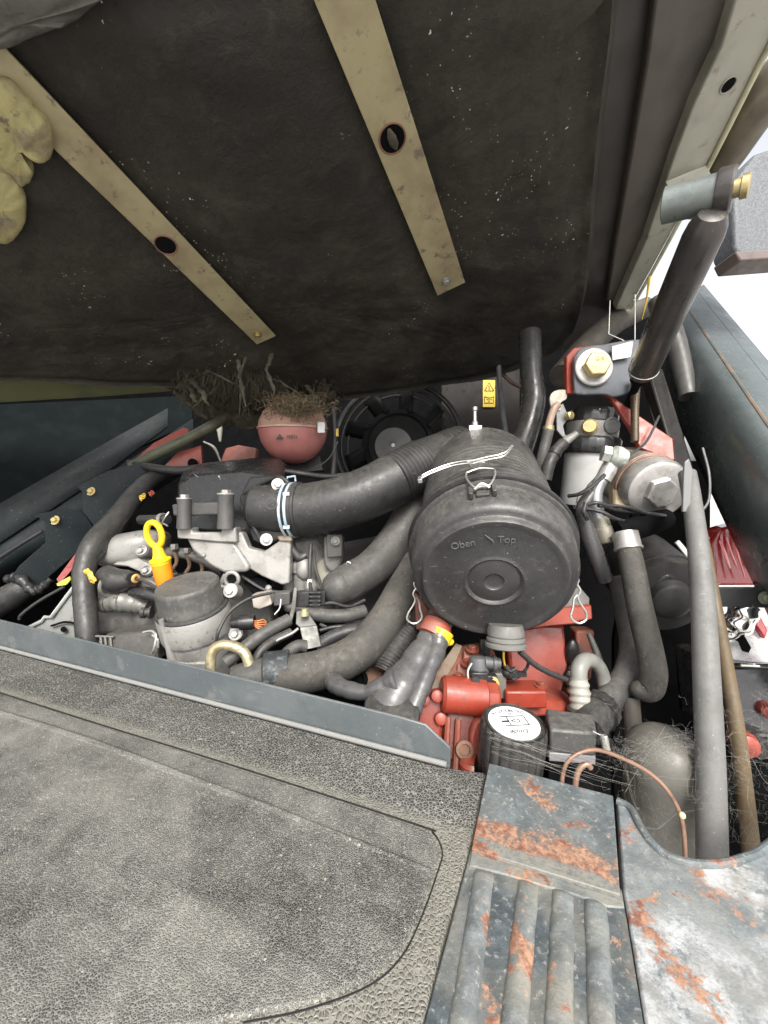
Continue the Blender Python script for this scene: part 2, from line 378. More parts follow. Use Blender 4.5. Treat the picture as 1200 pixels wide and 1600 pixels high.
def add_dust_line(m, d, off):
    t = m.node_tree; b = t.nodes['Principled BSDF']; src = b.inputs['Base Color'].links[0].from_socket
    vec = t.nodes.new('ShaderNodeTexCoord').outputs['Object']
    n = t.nodes.new('ShaderNodeVectorMath'); n.operation = 'DOT_PRODUCT'; t.links.new(vec, n.inputs[0]); n.inputs[1].default_value = tuple(d)
    k = math2(t, 'ADD', n.outputs['Value'], math2(t, 'MULTIPLY', math2(t, 'SUBTRACT', tex(t, scale=28, vec=vec, detail=7), .5), .016))
    f = math2(t, 'MULTIPLY', rng(t, k, off+.003, off+.016, .8, 0), rng(t, tex(t, scale=160, vec=vec, detail=6, rough=.8), .3, .6, .3, 1))
    t.links.new(mixc(t, f, src, (.21, .20, .165)), b.inputs['Base Color'])
def step_material(name, paint, rust_lo, bare_lo, dirt=.0, band=None, shift=0., bareband=None):
    m, t, b = newmat(name)
    vec = t.nodes.new('ShaderNodeTexCoord').outputs['Object']
    mp = t.nodes.new('ShaderNodeMapping'); mp.inputs['Location'].default_value = (shift, shift*.7, 0); t.links.new(vec, mp.inputs['Vector']); ovec, vec = vec, mp.outputs[0]
    def along(d):
        n = t.nodes.new('ShaderNodeVectorMath'); n.operation = 'DOT_PRODUCT'; t.links.new(ovec, n.inputs[0]); n.inputs[1].default_value = d; return n.outputs['Value']
    big = tex(t, scale=13, vec=vec, detail=9, rough=.62, dist=.4); mid = tex(t, scale=45, vec=vec, detail=9, rough=.7); fine = tex(t, scale=220, vec=vec, detail=5, rough=.7)
    c = mixc(t, rng(t, mid, .4, .7), paint, tuple(v*1.7+.015 for v in paint))
    c = mixc(t, rng(t, fine, .55, .70, 0, .85), c, (.31, .31, .29))
    if dirt: c = mixc(t, rng(t, tex(t, scale=16, vec=vec, detail=7), .36, .62, 0, dirt), c, (.235, .225, .185))
    if bareband:
        k = math2(t, 'ADD', along(bareband[0]), math2(t, 'MULTIPLY', math2(t, 'SUBTRACT', tex(t, scale=18, vec=vec, detail=8), .5), bareband[3]))
        c = mixc(t, math2(t, 'MULTIPLY', rng(t, k, bareband[1], bareband[2]), rng(t, tex(t, scale=75, vec=vec, detail=9, rough=.8), .36, .56)), c, mixc(t, rng(t, mid, .38, .66), (.40, .41, .41), (.20, .195, .18)))
    bare = rng(t, math2(t, 'ADD', tex(t, scale=8, vec=vec, detail=9, rough=.65), math2(t, 'MULTIPLY', fine, .12)), bare_lo, bare_lo+.06)
    c = mixc(t, bare, c, mixc(t, rng(t, mid, .4, .65), (.42, .43, .43), (.25, .24, .22)))
    ru = rng(t, math2(t, 'ADD', big, math2(t, 'ADD', math2(t, 'MULTIPLY', mid, .25), math2(t, 'MULTIPLY', math2(t, 'SUBTRACT', fine, .5), .3))), rust_lo, rust_lo+.05)
    if band:
        k = math2(t, 'ADD', along(band[0]), math2(t, 'MULTIPLY', math2(t, 'SUBTRACT', tex(t, scale=24, vec=vec, detail=8), .5), band[3]))
        bm_ = math2(t, 'MULTIPLY', rng(t, math2(t, 'ADD', k, math2(t, 'MULTIPLY', math2(t, 'SUBTRACT', fine, .5), .02)), band[1], band[1]+.006), rng(t, math2(t, 'ADD', math2(t, 'MULTIPLY', mid, .6), math2(t, 'MULTIPLY', fine, .4)), .40, .52))
        dm_ = rng(t, k, band[2], band[2]+.004)
        c = mixc(t, math2(t, 'MULTIPLY', dm_, rng(t, fine, .25, .6)), c, (.21, .20, .17)); ru = math2(t, 'MAXIMUM', ru, math2(t, 'MULTIPLY', bm_, math2(t, 'SUBTRACT', 1., dm_)))
    rc = mixc(t, rng(t, fine, .35, .65), (.21, .095, .055), (.37, .215, .14))
    rc = mixc(t, rng(t, mid, .5, .62), rc, (.17, .07, .045))
    c = mixc(t, ru, c, rc)
    t.links.new(c, b.inputs['Base Color'])
    t.links.new(rng(t, fine, .3, .7, .38, .7), b.inputs['Roughness'])
    bp = t.nodes.new('ShaderNodeBump'); bp.inputs['Strength'].default_value = .7; bp.inputs['Distance'].default_value = .002
    t.links.new(math2(t, 'ADD', mid, math2(t, 'MULTIPLY', fine, .4)), bp.inputs['Height']); t.links.new(bp.outputs[0], b.inputs['Normal'])
    return m
_SB = onz(830, 1400)
def _inv(x, y): return -(onz(x, y)-_SB).dot(IN)
step_top = step_material('chipped blue grey step paint', (.076, .090, .095), .67, .69, .2, (tuple(-IN), _inv(850, 1312), _inv(850, 1350), .03))
step_rib = step_material('worn ribbed step paint', (.10, .11, .11), .675, .64, .8, shift=.37)
step_tread = step_material('dirty step tread paint', (.048, .058, .063), .70, .69, .55, shift=.81)
step_bare = step_material('worn bright step steel', (.12, .135, .138), .685, .60, .35, shift=.2, bareband=(tuple(-IN), -(onz(1080, 1400)-onz(1100, 1480)).dot(IN), -(onz(1080, 1480)-onz(1100, 1480)).dot(IN), .09))

# ================================================================== unseen ground under the truck, added to bounce light up at the hood
mb = MB(); g = 400
mb.sheet([[V((-g, -g, -.75)), V((g, -g, -.75))], [V((-g, g, -.75)), V((g, g, -.75))]])
gr = solo('ground', mb, ground_mat, 'unseen pale concrete yard under the truck, added to bounce light', None, (0, 0, -.75), kind='structure')

# ================================================================== hood
HO = P(700, 445, .75)
hu = (P(700, 445, .75)-P(540, 0, .40)).normalized()            # down towards the hinge
hx = (P(700, 445, .75)-P(415, 530, .80)); hx = (hx-hu*hx.dot(hu)).normalized()   # to the right
hn = hu.cross(hx).normalized()
if hn.z < 0: hn = -hn                                          # up, away from the engine
def HP(x, y, wv=0.): return onplane(x, y, HO+hn*wv, hn)
hood = thing('hood', 'raised truck hood with sooty felt lining and two flat steel bars underneath', 'hood', HO)
# outer shell, above the lining
mb = MB(); mb.prism([HP(x, y, .035) for x, y in ((-700, 640), (0, 615), (300, 600), (700, 600), (880, 545), (965, 500), (1010, 400), (1110, 240), (1215, 40), (1330, -150), (500, -130), (-900, -60))], hn*.02)
part('shell', mb, M('dark brown hood shell', (.035, .029, .026), .5, c2=(.05, .042, .036), scale=8), hood, bevel=.003)
# felt lining: pillow with a lumpy face
def lining():
    o2 = [(-600, 560), (-300, 590), (0, 596), (150, 600), (270, 606), (350, 640), (430, 655), (520, 628), (640, 611), (760, 590), (850, 562), (900, 522), (922, 460), (934, 380), (946, 250), (966, 100), (985, -60), (990, -110), (300, -90), (-500, -40), (-800, 140)]
    pts = spl([HP(x, y, 0) for x, y in o2] + [HP(*o2[0], 0)], 14)[:-1]
    c = sum(pts, V())/len(pts); n = len(pts)
    def segd(q, a, b):
        t = max(0, min(1, (q-a).dot(b-a)/(b-a).length_squared)); return (q-a-(b-a)*t).length
    bars = [(HP(505, -92), HP(705, 452)), (HP(-120, -10), HP(416, 532))]
    mb = MB(); rings = []
    for s, wv in ((.985, .045), (1., .034), (1.0, .022), (.992, .012), (.98, .004), (.965, 0)) + tuple((.965-.965*i/46, 0) for i in range(1, 46)):
        ring = []
        for p in pts:
            q = c+(p-c)*s
            a = noise.noise(q*9)*.006+noise.noise(q*26)*.003+noise.noise(q*70)*.0013+noise.noise(q*160)*.0006
            dmin = min(segd(q, *b) for b in bars); f = max(0, min(1, (dmin-.024)/.05)); f = f*f*(3-2*f)
            a = a*(.25+.75*f)-f*(.006+.010*abs(noise.noise(q*4+V((3, 1, 2)))))+(1-f)*.002
            if wv > .001: a = noise.noise(q*30)*.003
            elif s < .96 and s > .88: a *= (.965-s)/.085
            ring.append(mb.bm.verts.new(q+hn*(wv+a)))
        rings.append(ring)
    for a, b in zip(rings, rings[1:]):
        for j in range(n): mb.bm.faces.new((a[j], a[(j+1) % n], b[(j+1) % n], b[j]))
    mb.bm.faces.new(rings[-1])
    return mb
part('felt_lining', lining(), felt, hood, sharp=80)
# flat bars
def hbar(p0, w0, p1, w1, wv, t):
    a, b = HP(*p0, wv), HP(*p1, wv); d = (b-a).normalized(); s = d.cross(hn).normalized()
    if s.dot(hx) < 0: s = -s
    return a, b, d, s
def flat_bar(p0, p1, half, name, tip, hole, big):
    a, b, d, s = hbar(p0, 0, p1, 0, -.0075, 0)
    mb = MB()
    N = 24; lo = []; 
    for i in range(N+1):
        q = a+(b-a)*(i/N); k = noise.noise(q*6)*.0008
        lo.append((q-s*half+hn*k, q+s*half+hn*k))
    pts = [x[0] for x in lo]+[x[1] for x in lo[::-1]]
    mb.prism(pts, hn*.003)
    o = part(name, mb, bar_mat, hood, bevel=.0006)
    h = onplane(*hole, HO-hn*.0075, hn)
    mb = MB(); mb.lathe(h-hn*.0004, hn, [(.0, .0002), (big, .0002), (big, .003), (0, .003)], 28, fn=None)
    part('bar_hole', mb, deep_black, o)
    mb = MB(); mb.ring(h-hn*.0003, hn, big, .0011, 28, 8)
    part('hole_rim', mb, rusty, o)
    if tip: 
        t = onplane(*tip, HO-hn*.0075, hn)
        mb = MB(); mb.bolt(t-hn*.001, -hn, .0045); part('bolt', mb, gold_zinc if tip[0] < 500 else silver, o)
    return o
BH = S(23, .75)
flat_bar((505, -92), (705, 452), BH*.98, 'flat_bar', (697, 438), (613, 217), .0165)
flat_bar((-120, -10), (416, 532), BH*.80, 'flat_bar', (402, 522), (259, 383), .0145)
mb = MB(); h = HP(613, 217, -.009); mb.tube([h-hu*.012, h-hu*.004-hn*.002, h+hu*.005-hn*.0015, h+hu*.013], [.002, .006, .006, .002], 10, flat=.5)
part('felt_plug', mb, fibre, hood)
# torn foam at the upper left
def lump(px, wv, t, seed):
    pts = spl([HP(x, y, wv) for x, y in px]+[HP(*px[0], wv)], 8)[:-1]
    c = sum(pts, V())/len(pts); mb = MB(); rings = []
    for s, k in ((1, t), (1.02, t*.5), (1., .15*t), (.93, 0), (.8, -.1*t), (.5, -.15*t), (.2, -.1*t)):
        rings.append([mb.bm.verts.new(c+(p-c)*s*(1+.06*noise.noise((p+V((seed, 0, 0)))*90))+hn*(k+noise.noise((p+V((seed, 0, 0)))*30)*.003+noise.noise((c+(p-c)*s)*120)*.0022)) for p in pts])
    n = len(pts)
    for a, b in zip(rings, rings[1:]):
        for j in range(n): mb.bm.faces.new((a[j], a[(j+1) % n], b[(j+1) % n], b[j]))
    mb.bm.faces.new(rings[-1]); mb.bm.faces.new(rings[0]); return mb
part('torn_foam', lump([(-80, 120), (0, 130), (40, 160), (72, 200), (83, 228), (78, 250), (62, 256), (38, 240), (30, 246), (50, 268), (48, 285), (34, 295), (10, 275), (-80, 270)], -.019, .014, 1), foam, hood, sharp=60)
part('torn_foam', lump([(-80, 262), (0, 268), (24, 285), (38, 315), (38, 350), (22, 376), (0, 384), (-80, 370)], -.020, .015, 2), foam, hood, sharp=60)
part('torn_foam', lump([(-200, -40), (-100, 78), (0, 80), (40, 66), (80, 50), (120, 34), (150, 8), (165, -30)], -.020, .022, 3), M('grey felt patch', (.085, .08, .07), .9, c2=(.06, .056, .05), scale=40, bump=.6, bscale=200), hood, sharp=60)
# olive lower edge flange at the left
mb = MB(); mb.prism([HP(-700, 590, .01), HP(0, 592, .01), HP(150, 596, .01), HP(262, 606, .01), HP(270, 612, .01), HP(150, 621, .01), HP(0, 630, .01), HP(-700, 640, .01)], hn*.012)
part('edge_flange', mb, M('olive flange paint', (.11, .115, .055), .5, c2=(.08, .085, .045), scale=10), hood, bevel=.003)
# galvanised channel along the right edge
chl = [(1230, -170), (1149, 0), (1126, 75), (1085, 161), (1055, 240), (1040, 285), (1010, 375), (961, 484)]
chr_ = [(982, 484), (1016, 424), (1059, 345), (1111, 247), (1200, 71), (1330, -170)]
mb = MB(); mb.prism([HP(x, y, .0) for x, y in chl+chr_], hn*.02); ch = part('edge_channel', mb, chan_mat, hood, bevel=.002)
mb = MB(); h = HP(1138, 133, -.0006); mb.lathe(h, hn, [(0, 0), (.0085, 0), (.0085, .004), (0, .004)], 24); part('channel_hole', mb, deep_black, ch)
mb = MB(); mb.ring(h, hn, .0086, .0009, 24, 8); part('hole_rim', mb, chan_mat, ch)
mb = MB(); mb.tube([HP(x, y, -.002) for x, y in ((1330, -170), (1203, 71), (1113, 249), (1061, 347), (1018, 426), (986, 482))], .0035, 10)
part('channel_lip', mb, M('pale yellow edge', (.55, .54, .36), .4, .2), hood)  # paler yellow bead along the channel's right edge
# darker inner rail between lining and channel
mb = MB(); mb.prism([HP(x, y, .018) for x, y in ((1040, -120), (1010, 100), (985, 250), (962, 380), (948, 470), (975, 470), (1012, 360), (1060, 220), (1128, 60), (1200, -120))], hn*.016)
part('inner_rail', mb, M('dull brown rail', (.075, .062, .052), .5, c2=(.05, .042, .036), scale=10), hood, bevel=.003)
# outer rail beyond the channel
mb = MB(); mb.tube([HP(1480, -160, .02), HP(1330, 30, .02), HP(1200, 145, .02), HP(1130, 250, .02), HP(1075, 330, .02)], [.04, .035, .031, .026, .02], 20)
part('outer_rail', mb, rail_mat, hood)
# torn fibres hanging from the lower edge
def hair(anchors, n, rmin, rmax, ln, g=.6, spread=.012, seed=3):
    rnd = random.Random(seed); mb = MB()
    for i in range(n):
        x, y, wv = rnd.choice(anchors)
        p = HP(x+rnd.uniform(-14, 14), y+rnd.uniform(-8, 8), wv)
        pts = [p]; d = V((rnd.uniform(-1, 1), rnd.uniform(-1, 1), rnd.uniform(-1.2, .2))).normalized()
        l = ln*rnd.uniform(.3, 1.2)/5
        for k in range(5):
            d = (d+V((rnd.uniform(-.8, .8), rnd.uniform(-.8, .8), rnd.uniform(-.8, .5)))*.8-Z*g*.3).normalized()
            pts.append(pts[-1]+d*l)
        r0 = rnd.uniform(rmin, rmax)
        mb.tube(pts, [r0, r0*.9, r0*.7, r0*.6, r0*.4, r0*.15], 4, 3, cap=False)
    return mb
anch = [(290+i*9, 585+8*math.sin(i), -.004) for i in range(16)]+[(300, 600, 0), (330, 615, 0), (380, 640, 0), (420, 650, 0), (450, 648, 0), (500, 632, 0)]
anch += [(300+i*11, 612+14*math.sin(i*1.3), -.006) for i in range(20)]
part('torn_fibres', hair(anch, 1500, .00018, .0006, .06, seed=3), fibre, hood, sharp=80, kind='stuff')
anch2 = [(x, 628-(x-520)*.11, .005) for x in range(520, 860, 12)]
part('torn_fibres', hair(anch2, 120, .0002, .0005, .02, seed=5), fibre, hood, sharp=80, kind='stuff')
# ragged lower flap of the felt
rows = []
for j in range(9):
    row = []
    for i in range(70):
        x = 268+i*3.8; e = math.sin(math.pi*i/69)**.5
        dpt = (26+26*noise.noise(V((x*.021, 0, 5)))+14*noise.noise(V((x*.09, 2, 5)))+6*noise.noise(V((x*.3, 2, 5))))*e*j/8
        q = HP(x, 606+40*math.sin(math.pi*i/69), .004)
        row.append(q-Z*S(dpt, .95)+V((noise.noise(q*40+V((j, 0, 0))), noise.noise(q*40+V((0, j, 3))), 0))*.010*j/8-IN*.012*math.sin(j*.6))
    rows.append(row)
mb = MB(); mb.sheet(rows); solidify(part('felt_flap', mb, M('hanging dirty felt', (.045, .038, .025), .95, c2=(.085, .074, .046), scale=60, bump=1., bscale=300), hood, sharp=80), .003)
# ragged strips of felt
rnd = random.Random(11); mb = MB()
for (x0, y0, x1, y1, r) in ((372, 560, 385, 640, .005), (383, 555, 372, 650, .004), (418, 555, 424, 620, .005), (425, 590, 470, 615, .005), (300, 590, 330, 640, .008), (345, 600, 300, 635, .006), (290, 600, 312, 632, .007), (480, 600, 500, 640, .006), (885, 545, 878, 580, .002), (315, 580, 365, 600, .006)):
    a, b = HP(x0, y0, -.004), P(x1, y1, .79)
    q = [a+(b-a)*(i/5)+V((rnd.uniform(-1, 1), rnd.uniform(-1, 1), rnd.uniform(-1, 1)))*.006 for i in range(6)]
    mb.tube(q, [r, r*.9, r*.6, r*.8, r*.5, r*.15], 7, 4, flat=.35, fn=lambda t: 1+.35*math.sin(t*37))
part('felt_strips', mb, fibre, hood, sharp=80, kind='stuff')

# pivot and gas strut at the right edge of the hood
pv = thing('hood_pivot', 'grey sleeve pivot with brass end at the hood channel', 'pivot', P(1080, 310, .47))
a, b = P(1036, 322, .485), P(1118, 302, .455); ax = (b-a).normalized(); ln = (b-a).length
mb = MB(); mb.lathe(a, ax, [(.012, .003), (.0165, 0), (.019, .001), (.019, ln), (.0165, ln), (.012, ln-.003)], 32); part('sleeve', mb, M('sleeve steel', (.19, .21, .2), .35, .4, c2=(.15, .165, .155)), pv)
mb = MB(); mb.lathe(b, ax, [(0, 0), (.0215, 0), (.0225, .002), (.0225, .014), (.021, .016), (0, .016)], 32); part('fork_ring', mb, strut_mat, pv)
mb = MB(); mb.lathe(b+ax*.016, ax, [(0, 0), (.009, 0), (.009, .005), (.0115, .006), (.0115, .012), (.010, .013), (0, .013)], 24); part('brass_end', mb, gold_zinc, pv)
mb = MB(); mb.prism([HP(1040, 285, -.002), HP(1105, 258, -.002), HP(1112, 275, -.012), HP(1046, 300, -.012)], hn*.004); part('weld_tab', mb, chan_mat, pv, bevel=.002)
st = thing('gas_strut', 'dark bronze gas strut rising from the gold bolt bracket to the hood', 'gas strut', P(1000, 600, .66))
a, b = P(1106, 352, .46), P(1002, 585, .66); ax = (b-a).normalized(); ln = (b-a).length
mb = MB(); mb.lathe(a, ax, [(.006, -.014), (.014, -.012), (.0195, .0), (.0212, .012), (.0215, ln-.012), (.018, ln), (0, ln)], 36); part('cylinder', mb, strut_mat, st)
mb = MB(); mb.lathe(b, ax, [(.0, -.002), (.0135, -.002), (.0135, .012), (.010, .016), (.0065, .018), (.0065, .075), (0, .075)], 24); part('rod', mb, deep_black, st)
mb = MB(); mb.ring(b-ax*.011, ax, .0215, .0008, 36, 8); part('end_crimp', mb, zinc, st)
mb = MB(); q = [(953, 470), (951, 522), (972, 531), (975, 533)]; mb.tube([P(x, y, .70) for x, y in q], .0009, 8, 1)
mb.tube([P(x, y, .70) for x, y in ((992, 460), (992, 531))], .0009, 8, 1)
solo('wire_bail', mb, zinc, 'thin bright wire bail hanging above the gold bolt', 'wire', P(972, 530, .70))
mb = MB(); mb.tube([P(1015, 433, .57), P(1010, 470, .58), P(1003, 500, .585)], [.004, .0025, .0008], 8, 4, flat=.5)
solo('yellow_strip', mb, yellow_tape, 'narrow yellow strip hanging between channel and gas strut', 'strip', P(1003, 500, .585))
# textured plastic block at the right edge of the picture
mb = MB(); mb.prism([P(1146, 285, .72), P(1180, 240, .72), P(1290, 200, .72), P(1340, 230, .72), P(1340, 385, .72), P(1156, 402, .72), P(1148, 385, .72)], fw*.05)
ob = thing('armrest', 'pebbled grey plastic block against the bright sky at the right edge', 'armrest', P(1200, 420, .76))
part('body', mb, cover_grey, ob, bevel=.006, seg=3)
mb = MB(); mb.prism([P(1149, 392, .718), P(1340, 380, .718), P(1340, 394, .718), P(1157, 408, .718)], fw*.05); part('trim_edge', mb, M('brown trim', (.13, .10, .09), .5), ob, bevel=.003)
# ================================================================== engine bay shell
bay = thing('engine_bay', 'near black engine bay walls round the engine', 'engine bay', P(500, 1000, .9)*1)
def wall(px, off, m, name='panel', bev=.002):
    mb = MB(); mb.prism(px, off); return part(name, mb, m, bay, bevel=bev)
def W(a, i, z): return LA+L*a+IN*i+Z*z          # a along the lip, i into the bay, z up
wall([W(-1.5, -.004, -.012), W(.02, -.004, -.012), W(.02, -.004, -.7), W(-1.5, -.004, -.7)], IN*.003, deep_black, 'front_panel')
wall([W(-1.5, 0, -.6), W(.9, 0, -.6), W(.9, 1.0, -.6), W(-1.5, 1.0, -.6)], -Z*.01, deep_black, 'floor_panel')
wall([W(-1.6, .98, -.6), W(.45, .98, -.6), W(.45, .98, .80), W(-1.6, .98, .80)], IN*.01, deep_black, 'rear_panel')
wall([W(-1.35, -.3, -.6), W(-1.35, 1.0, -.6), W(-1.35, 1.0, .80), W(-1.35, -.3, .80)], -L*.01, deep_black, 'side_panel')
# dark upright panel at the left
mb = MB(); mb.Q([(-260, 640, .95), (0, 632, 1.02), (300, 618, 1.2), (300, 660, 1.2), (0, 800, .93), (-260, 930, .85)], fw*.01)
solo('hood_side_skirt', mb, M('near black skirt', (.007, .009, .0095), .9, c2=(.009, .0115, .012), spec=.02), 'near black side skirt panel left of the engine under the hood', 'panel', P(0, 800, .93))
# sloping chassis rail with bracket plates
rail = thing('chassis_rail', 'dark green grey sloping chassis rail at the left', 'rail', P(0, 850, .8))
def strip(name, top, bot, m, t=.006, sm=rail):
    mb = MB()
    mb.sheet([[P(*p) for p in top], [P(*p) for p in bot]]); o = part(name, mb, m, sm); solidify(o, t); return o
strip('top_flange', [(-80, 838, .78), (0, 790, .86), (150, 703, .99), (262, 640, 1.12)], [(-80, 905, .74), (0, 850, .82), (150, 752, .95), (262, 668, 1.10)], M('worn rail flange', (.017, .023, .0245), .42, spec=.3, c2=(.014, .019, .021), scale=8, dust=.15, fleck=.7))
strip('web', [(-80, 905, .745), (0, 850, .825), (150, 752, .955), (300, 655, 1.12)], [(-80, 985, .75), (0, 905, .83), (150, 830, .96), (300, 730, 1.13)], green_grey)
def bracket(px, bolt, grp):
    b = thing('rail_bracket', grp, 'bracket', P(*px[0]), 'brackets on the chassis rail')
    mb = MB(); mb.Q(px, fw*.004); part('plate', mb, green_grey, b, bevel=.0008)
    mb = MB(); mb.bolt(P(*bolt)-fw*.001, -fw+up*.3, .0055); part('bolt', mb, gold_zinc, b)
bd = lambda q: [(x, y, .755+x*.0008) for x, y in q]
bracket(bd([(120, 760), (128, 768), (129, 799), (147, 822), (200, 785), (240, 735), (222, 722), (170, 735)]), (143, 768, .868), 'dark bracket plate with gold bolt, the one farther up the rail')
bracket(bd([(56, 805), (70, 817), (71, 848), (30, 884), (14, 906), (52, 922), (122, 862), (144, 822), (130, 801), (100, 793)]), (87, 813, .823), 'dark bracket plate with gold bolt, the one nearer the lip')
mb = MB(); mb.tube([P(-30, 890, .79), P(30, 852, .80), P(66, 830, .81)], .004, 8, 12, fn=lambda t: 1+.25*math.sin(t*150))
solo('ribbed_cable', mb, black_plastic, 'thin ribbed black cable along the chassis rail', 'cable', P(0, 870, .79))
mb = MB(); mb.Q([(88, 905, .80), (120, 862, .83), (122, 868, .83), (112, 890, .80), (92, 913, .79)], fw*.004)
solo('reflector_strip', mb, M('dull pink reflector', (.32, .09, .09), .3), 'dull pink reflector strip below the chassis rail', 'reflector', P(92, 913, .79), bevel=.0006)
mb = MB(); mb.Q([(88, 912, .775), (108, 901, .775), (110, 906, .775), (103, 914, .775), (90, 916, .775)], fw*.004)
solo('yellow_tag', mb, M('lime tag', (.65, .6, .08), .35), 'small lime yellow tag below the pink reflector strip', 'tag', P(95, 914, .775), bevel=.0006)
# red sheet behind
mb = MB(); mb.Q([(210, 718, .985), (240, 692, .99), (286, 668, 1.0), (296, 671, 1.0), (292, 680, 1.0), (230, 716, .985)], fw*.006)
solo('red_gusset', mb, red, 'narrow red painted gusset above the olive hose', 'gusset', P(230, 716, 1.1), bevel=.001)
rp = thing('red_bracket', 'red painted bracket with a dark notch below the olive hose', 'bracket', P(280, 735, 1.05))
mb = MB(); mb.Q([(252, 732, .985), (278, 706, .99), (314, 696, 1.0), (316, 724, 1.0), (310, 734, .99), (262, 744, .985)], fw*.008); part('plate', mb, red, rp, bevel=.001)
mb = MB(); mb.lathe(P(302, 724, .984), -fw, [(0, 0), (.011, 0), (.011, .006), (0, .006)], 20); part('notch', mb, deep_black, rp)
mb = MB(); mb.tube([P(205, 730, .955), P(250, 706, .96), P(300, 682, .97), P(345, 657, .99), P(420, 610, 1.2)], .0125, 16); solo('olive_hose', mb, olive, 'dull olive hose running between two red pieces', 'hose', P(205, 728, 1.04))
mb = MB(); mb.Q([(338, 735, 1.13), (352, 700, 1.14), (372, 695, 1.15), (400, 700, 1.15), (398, 735, 1.12)], fw*.03)
solo('red_valley_cover', mb, red_dirty, 'dusty red cover plate left of the pink tank', 'cover', P(370, 735, 1.12), bevel=.004)
mb = MB(); mb.tube([P(340, 640, 1.12), P(343, 670, 1.12), P(344, 690, 1.12)], [.004, .008, .003], 10); mb.tube([P(318, 690, 1.1), P(335, 700, 1.1), P(345, 722, 1.1)], [.002, .004, .002], 8)
solo('clear_hose', mb, trans_hose, 'short pale translucent hose behind the manifold cover', 'hose', P(344, 690, 1.12))

# ================================================================== front lip, mat and steps
lip = thing('steel_lip', 'upright grey steel lip with chamfered end along the mat', 'lip', W(-.4, 0, 0))
LH = .048
mb = MB(); mb.prism([W(-1.4, 0, -.005), W(0, 0, -.005), W(0, 0, .021), W(-.028, 0, LH*.86), W(-.06, 0, LH*.86+.002), W(-1.4, 0, LH+.012)], IN*.0035); part('upright', mb, lip_paint, lip, bevel=.001)
mb = MB(); mb.tube([W(-1.4, -.004, .004), W(-.7, -.004, .004), W(-.003, -.004, .004)], .003, 10, 10); part('weld_bead', mb, M('pale dusty bead', (.21, .21, .195), .7, c2=(.2, .2, .19), scale=60, bump=.6), lip)
fm = thing('floor_mat', 'black pebbled rubber floor mat dusty with a large raised pad', 'floor mat', onz(300, 1400))
mr = [onz(760, 1207), onz(742, 1290), onz(722, 1370), onz(690, 1480), onz(662, 1600), onz(640, 1750)]
dl = (onz(650, 1288)-onz(40, 1094)).normalized(); dnm = V((-dl.y, dl.x, 0)); dnm = dnm if dnm.dot(IN) > 0 else -dnm
add_dust_line(mat_edge, dnm, (onz(350, 1192)-onz(300, 1400)).dot(dnm))
mb = MB(); mb.prism([W(-1.4, -.0045, 0)]+[W(-.01, -.0045, 0)]+mr+[onz(-900, 1750)], -Z*.009); part('base', mb, mat_edge, fm, bevel=.002)
po = [(-420, 950), (40, 1098), (350, 1197), (640, 1290), (672, 1305), (686, 1330), (680, 1360), (655, 1430), (625, 1490), (575, 1535), (480, 1572), (380, 1592), (200, 1625), (-500, 1760)]
def rnd_poly(px, z):
    return [onz(x, y, z) for x, y in px]
mb = MB(); q = rnd_poly(po, 0); mb.prism([p-Z*.002 for p in q], Z*.0045); part('raised_pad', mb, mat_panel, fm, bevel=.0022, seg=3)
mb = MB(); q = [onz(-430, 1000, .0025), onz(10, 1117, .0025), onz(330, 1228, .0025), onz(672, 1360, .0025)]; mb.tube([p-Z*.0012 for p in q], [.0046, .0046, .004, .0025], 8, 10)
part('pad_crease', mb, mat_panel, fm)
mb = MB(); q = [onz(-430, 944), onz(36, 1094), onz(350, 1192), onz(642, 1286), onz(676, 1301), onz(691, 1330), onz(684, 1362), onz(659, 1432), onz(628, 1494), onz(577, 1540), onz(480, 1577), onz(380, 1598)]; mb.tube([p-Z*.0004 for p in q], [.0013]*5+[.0009]*7, 6, 6)
part('pad_outline', mb, M('groove shadow black', (.012, .012, .012), .7), fm)  # black groove line, with the shadow of the pad's step put in

sp = thing('step_plate', 'chipped blue grey ribbed step plate with orange rust beside the mat', 'step', onz(830, 1400))
z0 = .006
A, B, C, D = onz(764, 1192, z0), onz(958, 1243, z0), onz(969, 1398, z0), onz(737, 1326, z0)
mb = MB(); mb.prism([A, B, C, D], -Z*.004); part('top_plate', mb, step_top, sp, bevel=.0008)
z1 = .001
mb = MB(); mb.prism([onz(737, 1320, z1), onz(972, 1388, z1), onz(985, 1470, z1), onz(1010, 1620, z1), onz(1020, 1760, z1), onz(625, 1760, z1), onz(662, 1600, z1), onz(700, 1460, z1)], -Z*.006); part('tread_plate', mb, step_tread, sp, bevel=.001)
for (x0, y0, x1, y1) in ((757, 1362, 706, 1720), (826, 1378, 791, 1720), (880, 1392, 869, 1720), (930, 1408, 946, 1720)):
    a, b = onz(x0, y0, z1-.001), onz(x1, y1, z1-.001); r = .0082; d = (b-a).normalized(); s_ = d.cross(Z).normalized(); rows = []
    for i in range(41):
        t = i/40; q = a+(b-a)*t; hgt = .0052*min(1, t/.05+.25)
        rows.append([q+s_*r*c_*(1+.07*noise.noise(q*60))+Z*(hgt*math.sqrt(max(0, 1-c_*c_))*(1+.18*noise.noise((q+s_*c_*.01)*110))-.0005) for c_ in (-1, -.9, -.7, -.45, -.15, .15, .45, .7, .9, 1)])
    mb = MB(); mb.sheet(rows); part('tread_rib', mb, step_rib, sp, sharp=70)
mb = MB(); mb.prism([onz(x, y, z1+.0012) for x, y in ((738, 1323), (972, 1391), (976, 1418), (950, 1416), (900, 1398), (850, 1384), (790, 1366), (733, 1352))], -Z*.003); part('tread_margin', mb, step_rib, sp, bevel=.001)
